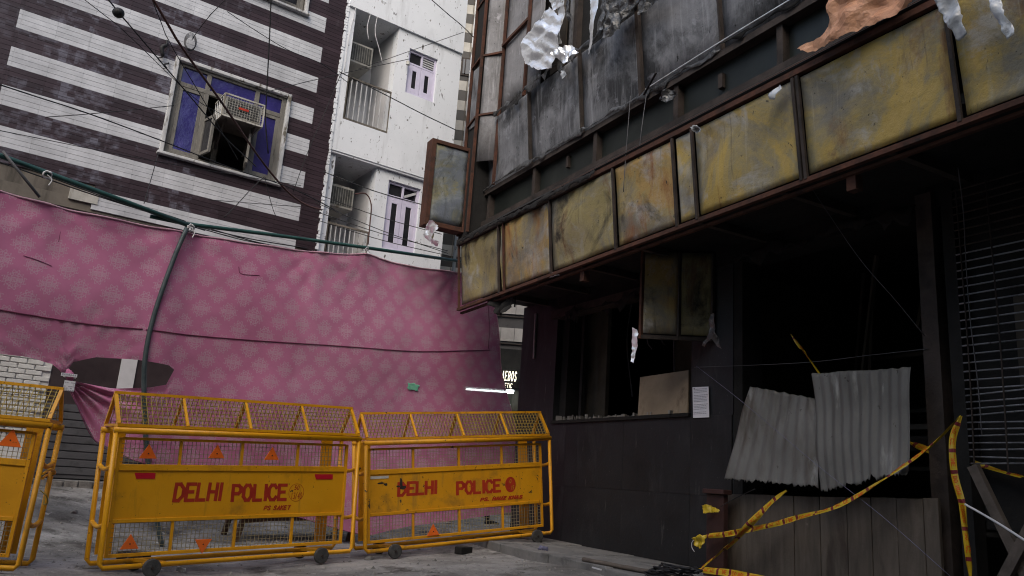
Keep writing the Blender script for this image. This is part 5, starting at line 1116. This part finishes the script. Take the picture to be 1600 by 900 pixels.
rwire('pale violet string slanting down across the corrugated sheets', [(1088, 572, .05), (1160, 628, .3), (1275, 725, .4), (1380, 808, .45), (1490, 905, .5)], .002, 'palestring', 'string')
rwire('thin grey wire strung level across the dark doorway', [(1085, 574, .03), (1250, 567, .05), (1360, 555, .05), (1450, 545, .06)], .003, 'cablegrey')
rwire('thin wire slanting from the soffit through the dark doorway', [(1262, 285, .7), (1340, 400, .45), (1400, 470, .25), (1445, 525, .08)], .003, 'cablegrey')
rwire('frayed pale wire hanging down the front of the rod grille', [(1497, 262, .5), (1505, 330, .2), (1510, 420, .1), (1516, 500, .1), (1528, 600, .1), (1534, 680, .12)], .004, 'cablegrey')
rwire('short wire from the post cap to the tilted sheet', [(1125, 792, .36), (1150, 778, .3), (1180, 764, .3)], .004, 'cable')
rwire('strand hanging before the black window band', [(985, 150, 1.1), (982, 190, 1.25), (978, 240, 1.27), (974, 300, 1.27)], .004, 'cablegrey')
rwire('second thin strand hanging over the fascia', [(1010, 148, 1.1), (1004, 190, 1.25), (998, 240, 1.27)], .004, 'cablegrey')
rwire('burnt stick jutting from the grey panel', [(1006, 148, 1.08), (1016, 130, 1.14), (1025, 114, 1.2)], .012, 'cable', 'stick', 'stick')
# ================================================================== loose things on the ground
def bamboo(label, a, b, r, mat='timber'):
    pts = [a.lerp(b, t) for t in [i / 12 for i in range(13)]]; o = MB().tube(pts, [r * (1.12 if i % 3 == 0 else 1) for i in range(13)], 10); tag(o.build('bamboo_pole', MAT[mat], None, ID, tuple(a), smooth=True), label, 'pole')
zz = RF.on(910, 863, .45); A = RF.on(912, 862, .3); B = RF.on(1060, 889, .3)
a_, b__ = RF.to(level(912, 862, .37)), RF.to(level(1062, 888, .36)); bamboo('grey pole lying on the pavement below the black wall', RF.fr((a_.x, a_.y, slabz(a_.x) + .022)), RF.fr((b__.x, b__.y, slabz(b__.x) + .022)), .022)
o = thing('cable_coil', 'tangle of black cables on the pavement beside the post', 'cable')
c = RF.to(level(1048, 893, .33)); o.matrix_world = RF.m @ Matrix.Translation((c.x, c.y, slabz(c.x)))
for i in range(6):
    rr = random.Random(i); P = []
    for t in range(22): a = t * .42 + i; P.append(Vector((.22 * math.cos(a) * rr.uniform(.7, 1.2) + .05 * i - .1, .1 * math.sin(a) * rr.uniform(.6, 1.2), .015 + .02 * i + .02 * rr.random())))
    MB().tube(smoothline(P, 4), .009, 6).build('loop', MAT['cable'], o, smooth=True)
def stone(label, px, py, s, mat='stone', name='stone', cat='stone', onslab=False):
    p = level(px, py, slabz(0)) if onslab else gpt(px, py); bm = bmesh.new(); bmesh.ops.create_icosphere(bm, subdivisions=2, radius=1)
    for v in bm.verts: k = 1 + .35 * noise.noise(v.co * 1.3 + Vector((px, 0, 0))); v.co = Vector((v.co.x * s[0] * k, v.co.y * s[1] * k, max(-.2, v.co.z) * s[2] * k))
    me = bpy.data.meshes.new(name); bm.to_mesh(me); bm.free(); me.materials.append(MAT[mat]); q = bpy.data.objects.new(name, me); COL.objects.link(q); q.location = p; q.rotation_euler = (0, 0, px); tag(q, label, cat)
stone('pale stone on the road between the two lettered barricades', 576, 876, (.07, .05, .05)); stone('pale chunk of rubble at the left foot of the middle barricade', 142, 890, (.1, .06, .04)); stone('small stone on the road left of the middle barricade', 115, 801, (.1, .05, .04))
def block(label, px, py, s, mat, name, cat, rz): p = gpt(px, py); q = MB().box(-s[0], s[0], -s[1], s[1], -.01, s[2]).build(name, MAT[mat], None, bevel=.008); q.location = p; q.rotation_euler = (0, 0, rz); tag(q, label, cat)
block('dark brick under the barricade against the burnt wall', 724, 864, (.1, .055, .07), 'char', 'brick', 'brick', .9); block('dark block behind the wheel of the middle barricade', 208, 872, (.16, .08, .06), 'char', 'block', 'block', .5)
p = RF.to(level(852, 852, .37)); crumple('paper_scrap', [(p.x - .1, p.y, slabz(0) + .02), (p.x + .1, p.y, slabz(0) + .02), (p.x + .12, p.y, slabz(0) + .06), (p.x - .08, p.y, slabz(0) + .06)], MAT['palestring'], RF, 'violet paper scrap on the pavement beside the barricade wheel', 'scrap', .02, .02, seed=70)
p = gpt(285, 893); crumple('wrapper', [(p.x - .06, p.y, p.z + .0), (p.x + .06, p.y, p.z), (p.x + .04, p.y, p.z + .04), (p.x - .03, p.y, p.z + .05)], MAT['plastic'], ID, 'white wrapper on the road by the middle barricade', 'wrapper', .03, .015, seed=71)
p = RF.to(level(935, 873, .36)); tag(MB().bar((p.x - .09, p.y, slabz(p.x) + .006), (p.x + .09, p.y - .03, slabz(p.x) + .006), .012).build('white_stick', MAT['string'], None, RF, (p.x, p.y, slabz(p.x))), 'white stick lying on the pavement', 'stick')
b = MB(); rr = random.Random(12)
def pebble(p, s):
    k = len(b.v); q = [Vector((rr.uniform(-1, 1), rr.uniform(-1, 1), 0)) for _ in range(4)]
    b.v += [tuple(p + Vector((s * math.cos(a) * rr.uniform(.6, 1.2), s * math.sin(a) * rr.uniform(.6, 1.2), -.004))) for a in (0, 1.26, 2.51, 3.77, 5.03)] + [tuple(p + Vector((rr.uniform(-.3, .3) * s, rr.uniform(-.3, .3) * s, s * rr.uniform(.5, 1))))]
    b.f += [(k + i, k + (i + 1) % 5, k + 5) for i in range(5)]
for i in range(5200):
    y = rr.uniform(3.5, 14); x = rr.uniform(-7, 1.5); l = RF.to((x, y, 0))
    if l.y > -1.25: continue
    near = -1.25 - l.y
    if rr.random() > .25 + .75 * math.exp(-near / .5) + .4 * max(0, noise.noise((x * .8, y * .8, 2))): continue
    pebble(Vector((x, y, gz(x, y) + .035 * noise.noise((x * .9, y * .9, 0)) + .012 * noise.noise((x * 4, y * 4, 3)))), rr.choice((.008, .012, .012, .02, .03)))
tag(b.build('rubble', MAT['stone']), 'loose grit and rubble scattered over the road', 'rubble', kind='stuff')
# ================================================================== overhead wires
def w_(label, pts, r=.008, mat='cable', group=None, name='overhead_wire'):
    P = [at(*p) for p in pts]
    if pts[0][0] < 0 or pts[0][1] < 0: P.insert(0, P[0] + (P[0] - P[1]).normalized() * 5)      # runs on to its far support outside the picture
    wire(name, label, P, r, mat, group=group)
def wl_(label, pts, r=.006, mat='cable', w=.05, group=None, name='overhead_wire'): wire(name, label, [LF.fr(LF.on(x, y, w)) for x, y in pts], r, mat, group=group)
w_('thick red-brown cable slanting across the purple window to the wall corner', [(228, -20, 10), (283, 72, 10.6), (345, 158, 11.5), (405, 246, 12.6), (448, 298, 13.2), (478, 320, 13.6), (503, 328, 13.9)], .017, 'redcable', name='overhead_cable')
w_('black wire carrying a round ball at the upper left', [(160, -12, 9), (186, 20, 9.3), (250, 95, 10), (305, 160, 10.6), (352, 215, 11.2), (400, 260, 12)], .008)
w_('thin wire from the top left to the window beside the ball wire', [(120, -10, 9.5), (190, 45, 10), (300, 150, 11), (345, 178, 11.5)], .005)
w_('thin black wire close above the thick red-brown cable', [(234, -10, 10.2), (262, 60, 10.6), (320, 160, 11.3), (372, 250, 12)], .006)
w_('vertical black wire dropping in front of the right window panes', [(424, -12, 12), (421, 60, 12.1), (417, 140, 12.2), (415, 190, 12.3), (419, 240, 12.4)], .011)
w_('long black wire sloping from the left edge under the window', [(-20, 126, 9), (60, 152, 9.6), (140, 178, 10.2), (250, 219, 11), (360, 262, 12), (460, 296, 13), (545, 340, 14)], .009)
w_('faint wire from the left edge across the lowest white stripe', [(-20, 200, 9), (80, 220, 9.6), (180, 240, 10.2), (300, 262, 11), (470, 290, 13)], .005)
w_('thin wire rising from the striped wall to the window sill', [(72, 183, 11), (150, 177, 11.3), (272, 165, 12)], .006)
w_('thin wire falling from the window corner to the green pipe', [(248, 238, 12.3), (236, 280, 11.6), (225, 318, 11)], .006)
w_('thin wire from the top centre to the coil above the window', [(360, -8, 12), (330, 22, 12.2), (308, 50, 12.4), (300, 62, 12.5)], .006)
w_('slanting wire across the upper stripes to the white edge', [(355, 18, 12), (400, 48, 12.5), (450, 78, 13), (503, 100, 13.6), (545, 130, 14)], .006)
w_('wire from the window top rising right to the white balcony', [(415, 144, 12.8), (470, 130, 13.4), (530, 116, 14), (640, 92, 15)], .006)
w_('thin wire down the brown border beside the white edge', [(535, 110, 13.8), (510, 170, 13.6), (480, 240, 13.3), (458, 300, 13.1)], .006)
w_('wire crossing the white wall from the top centre to the sign', [(668, -6, 14), (700, 22, 14.3), (728, 46, 14.6), (770, 90, 15)], .009)
w_('wire sloping under the upper white window', [(530, 112, 13.6), (600, 147, 14), (660, 178, 14.4), (712, 203, 14.8)], .009)
w_('faint wire rising right over the upper white window', [(560, 108, 14), (640, 80, 14.4), (725, 50, 15)], .005)
for i, (a, c) in enumerate((((505, 268), (668, 322)), ((495, 303), (690, 366)), ((492, 316), (700, 396)), ((492, 330), (700, 392)), ((490, 342), (702, 400)))):
    m_ = ((a[0] + c[0]) / 2, (a[1] + c[1]) / 2 + 4); w_(('uppermost', 'second', 'middle', 'fourth', 'lowest')[i] + ' of five black wires crossing the lower white wall', [(a[0], a[1], 13.2), (*m_, 13.4), (c[0], c[1], 13.6)], .006 if i else .008, group='parallel wires over the lower white wall')
for i, (x0, y0, x1, y1) in enumerate(((-10, 236, 290, 346), (-10, 250, 300, 352), (40, 262, 320, 360))): w_(('topmost', 'middle', 'lowest')[i] + ' of three black cables along the left green crossbar', [(x0, y0, 9.3), ((x0 + x1) / 2, (y0 + y1) / 2 + 3, 10), (x1, y1, 10.8)], .008, group='cables along the left crossbar')
for i, (x0, y0, x1, y1) in enumerate(((300, 352, 480, 388), (310, 356, 450, 388), (330, 358, 470, 392))): w_(('topmost', 'middle', 'lowest')[i] + ' of three black cables drooping below the right crossbar', [(x0, y0, 11.3), ((x0 + x1) / 2, (y0 + y1) / 2 + 3, 11.8), (x1, y1, 12.3)], .008, group='cables below the right crossbar')
w_('bent wire spreading below the window to the lowest stripe', [(413, 276, 13), (390, 298, 12.8), (370, 320, 12.6), (350, 340, 12.4)], .007); w_('kinked wire below the window right corner', [(414, 276, 13), (419, 300, 13), (426, 325, 13), (431, 338, 13)], .006); w_('thin wire running level over the lowest white stripe', [(325, 312, 12.4), (400, 318, 12.8), (470, 323, 13.2)], .005)
wb_ = at(185, 20, 9.2); bm = bmesh.new(); bmesh.ops.create_uvsphere(bm, u_segments=24, v_segments=14, radius=.066)
for v in bm.verts: v.co.z *= .9 + .1 * noise.noise(v.co * 9)
me = bpy.data.meshes.new('wire_ball'); bm.to_mesh(me); bm.free(); me.materials.append(MAT['cable']); q = bpy.data.objects.new('wire_ball', me); COL.objects.link(q); q.location = wb_; tag(q, 'black ball clamped on an overhead wire at the upper left', 'cable ball')
c = LF.on(297, 66, .08); b = MB()
for k in range(5): b.tube([c + Vector((.1 * math.cos(t) * (1 - .06 * k), -.02 - .008 * k, .17 * math.sin(t) * (1 - .08 * k) - .01 * k)) for t in [i * math.pi / 12 for i in range(25)]], .005, 5, False)
tag(b.build('wire_coil', MAT['cablegrey'], None, LF, tuple(c), smooth=True), 'coil of grey wire hung on the stripes above the window', 'wire coil')
for a, lab in (((256, 76), 'black hook fixture on the striped wall left of the window'), ((260, 102), 'small black hook on the stripe near the window')):
    c = LF.on(*a, .03); s = 1 if a[1] < 90 else .4; tag(MB().tube(smoothline([c + Vector((.03, .03, .18 * s)), c + Vector((.02, -.04, .06 * s)), c + Vector((-.04, -.05, -.02)), c + Vector((0, -.03, -.16 * s)), c + Vector((-.06, .0, -.2 * s))]), [.014 * s + .004] * 6 + [.035 * s] * 9 + [.012 * s] * 6, 7).build('wall_hook', MAT['cable'], None, LF, tuple(c), smooth=True), lab, 'hook')
# balcony hanging wires
for i, (pts, lab) in enumerate((([(580, 18), (574, 42), (576, 62)], 'loose white wire dangling in the upper balcony'), ([(590, 24), (586, 50), (592, 75), (598, 100)], 'longer loose white wire in the upper balcony'), ([(556, 12), (545, 60), (538, 112)], 'pale wire along the left side of the upper balcony'))): wl_(lab, pts, .007, 'string', .04)
wl_('brown drain hose hanging in the lower balcony', [(555, 303), (572, 303), (580, 320), (578, 350), (575, 382)], .014, 'redcable', .06)
# house-keeping
for o in bpy.data.objects:
    if '_o' in o: del o['_o']
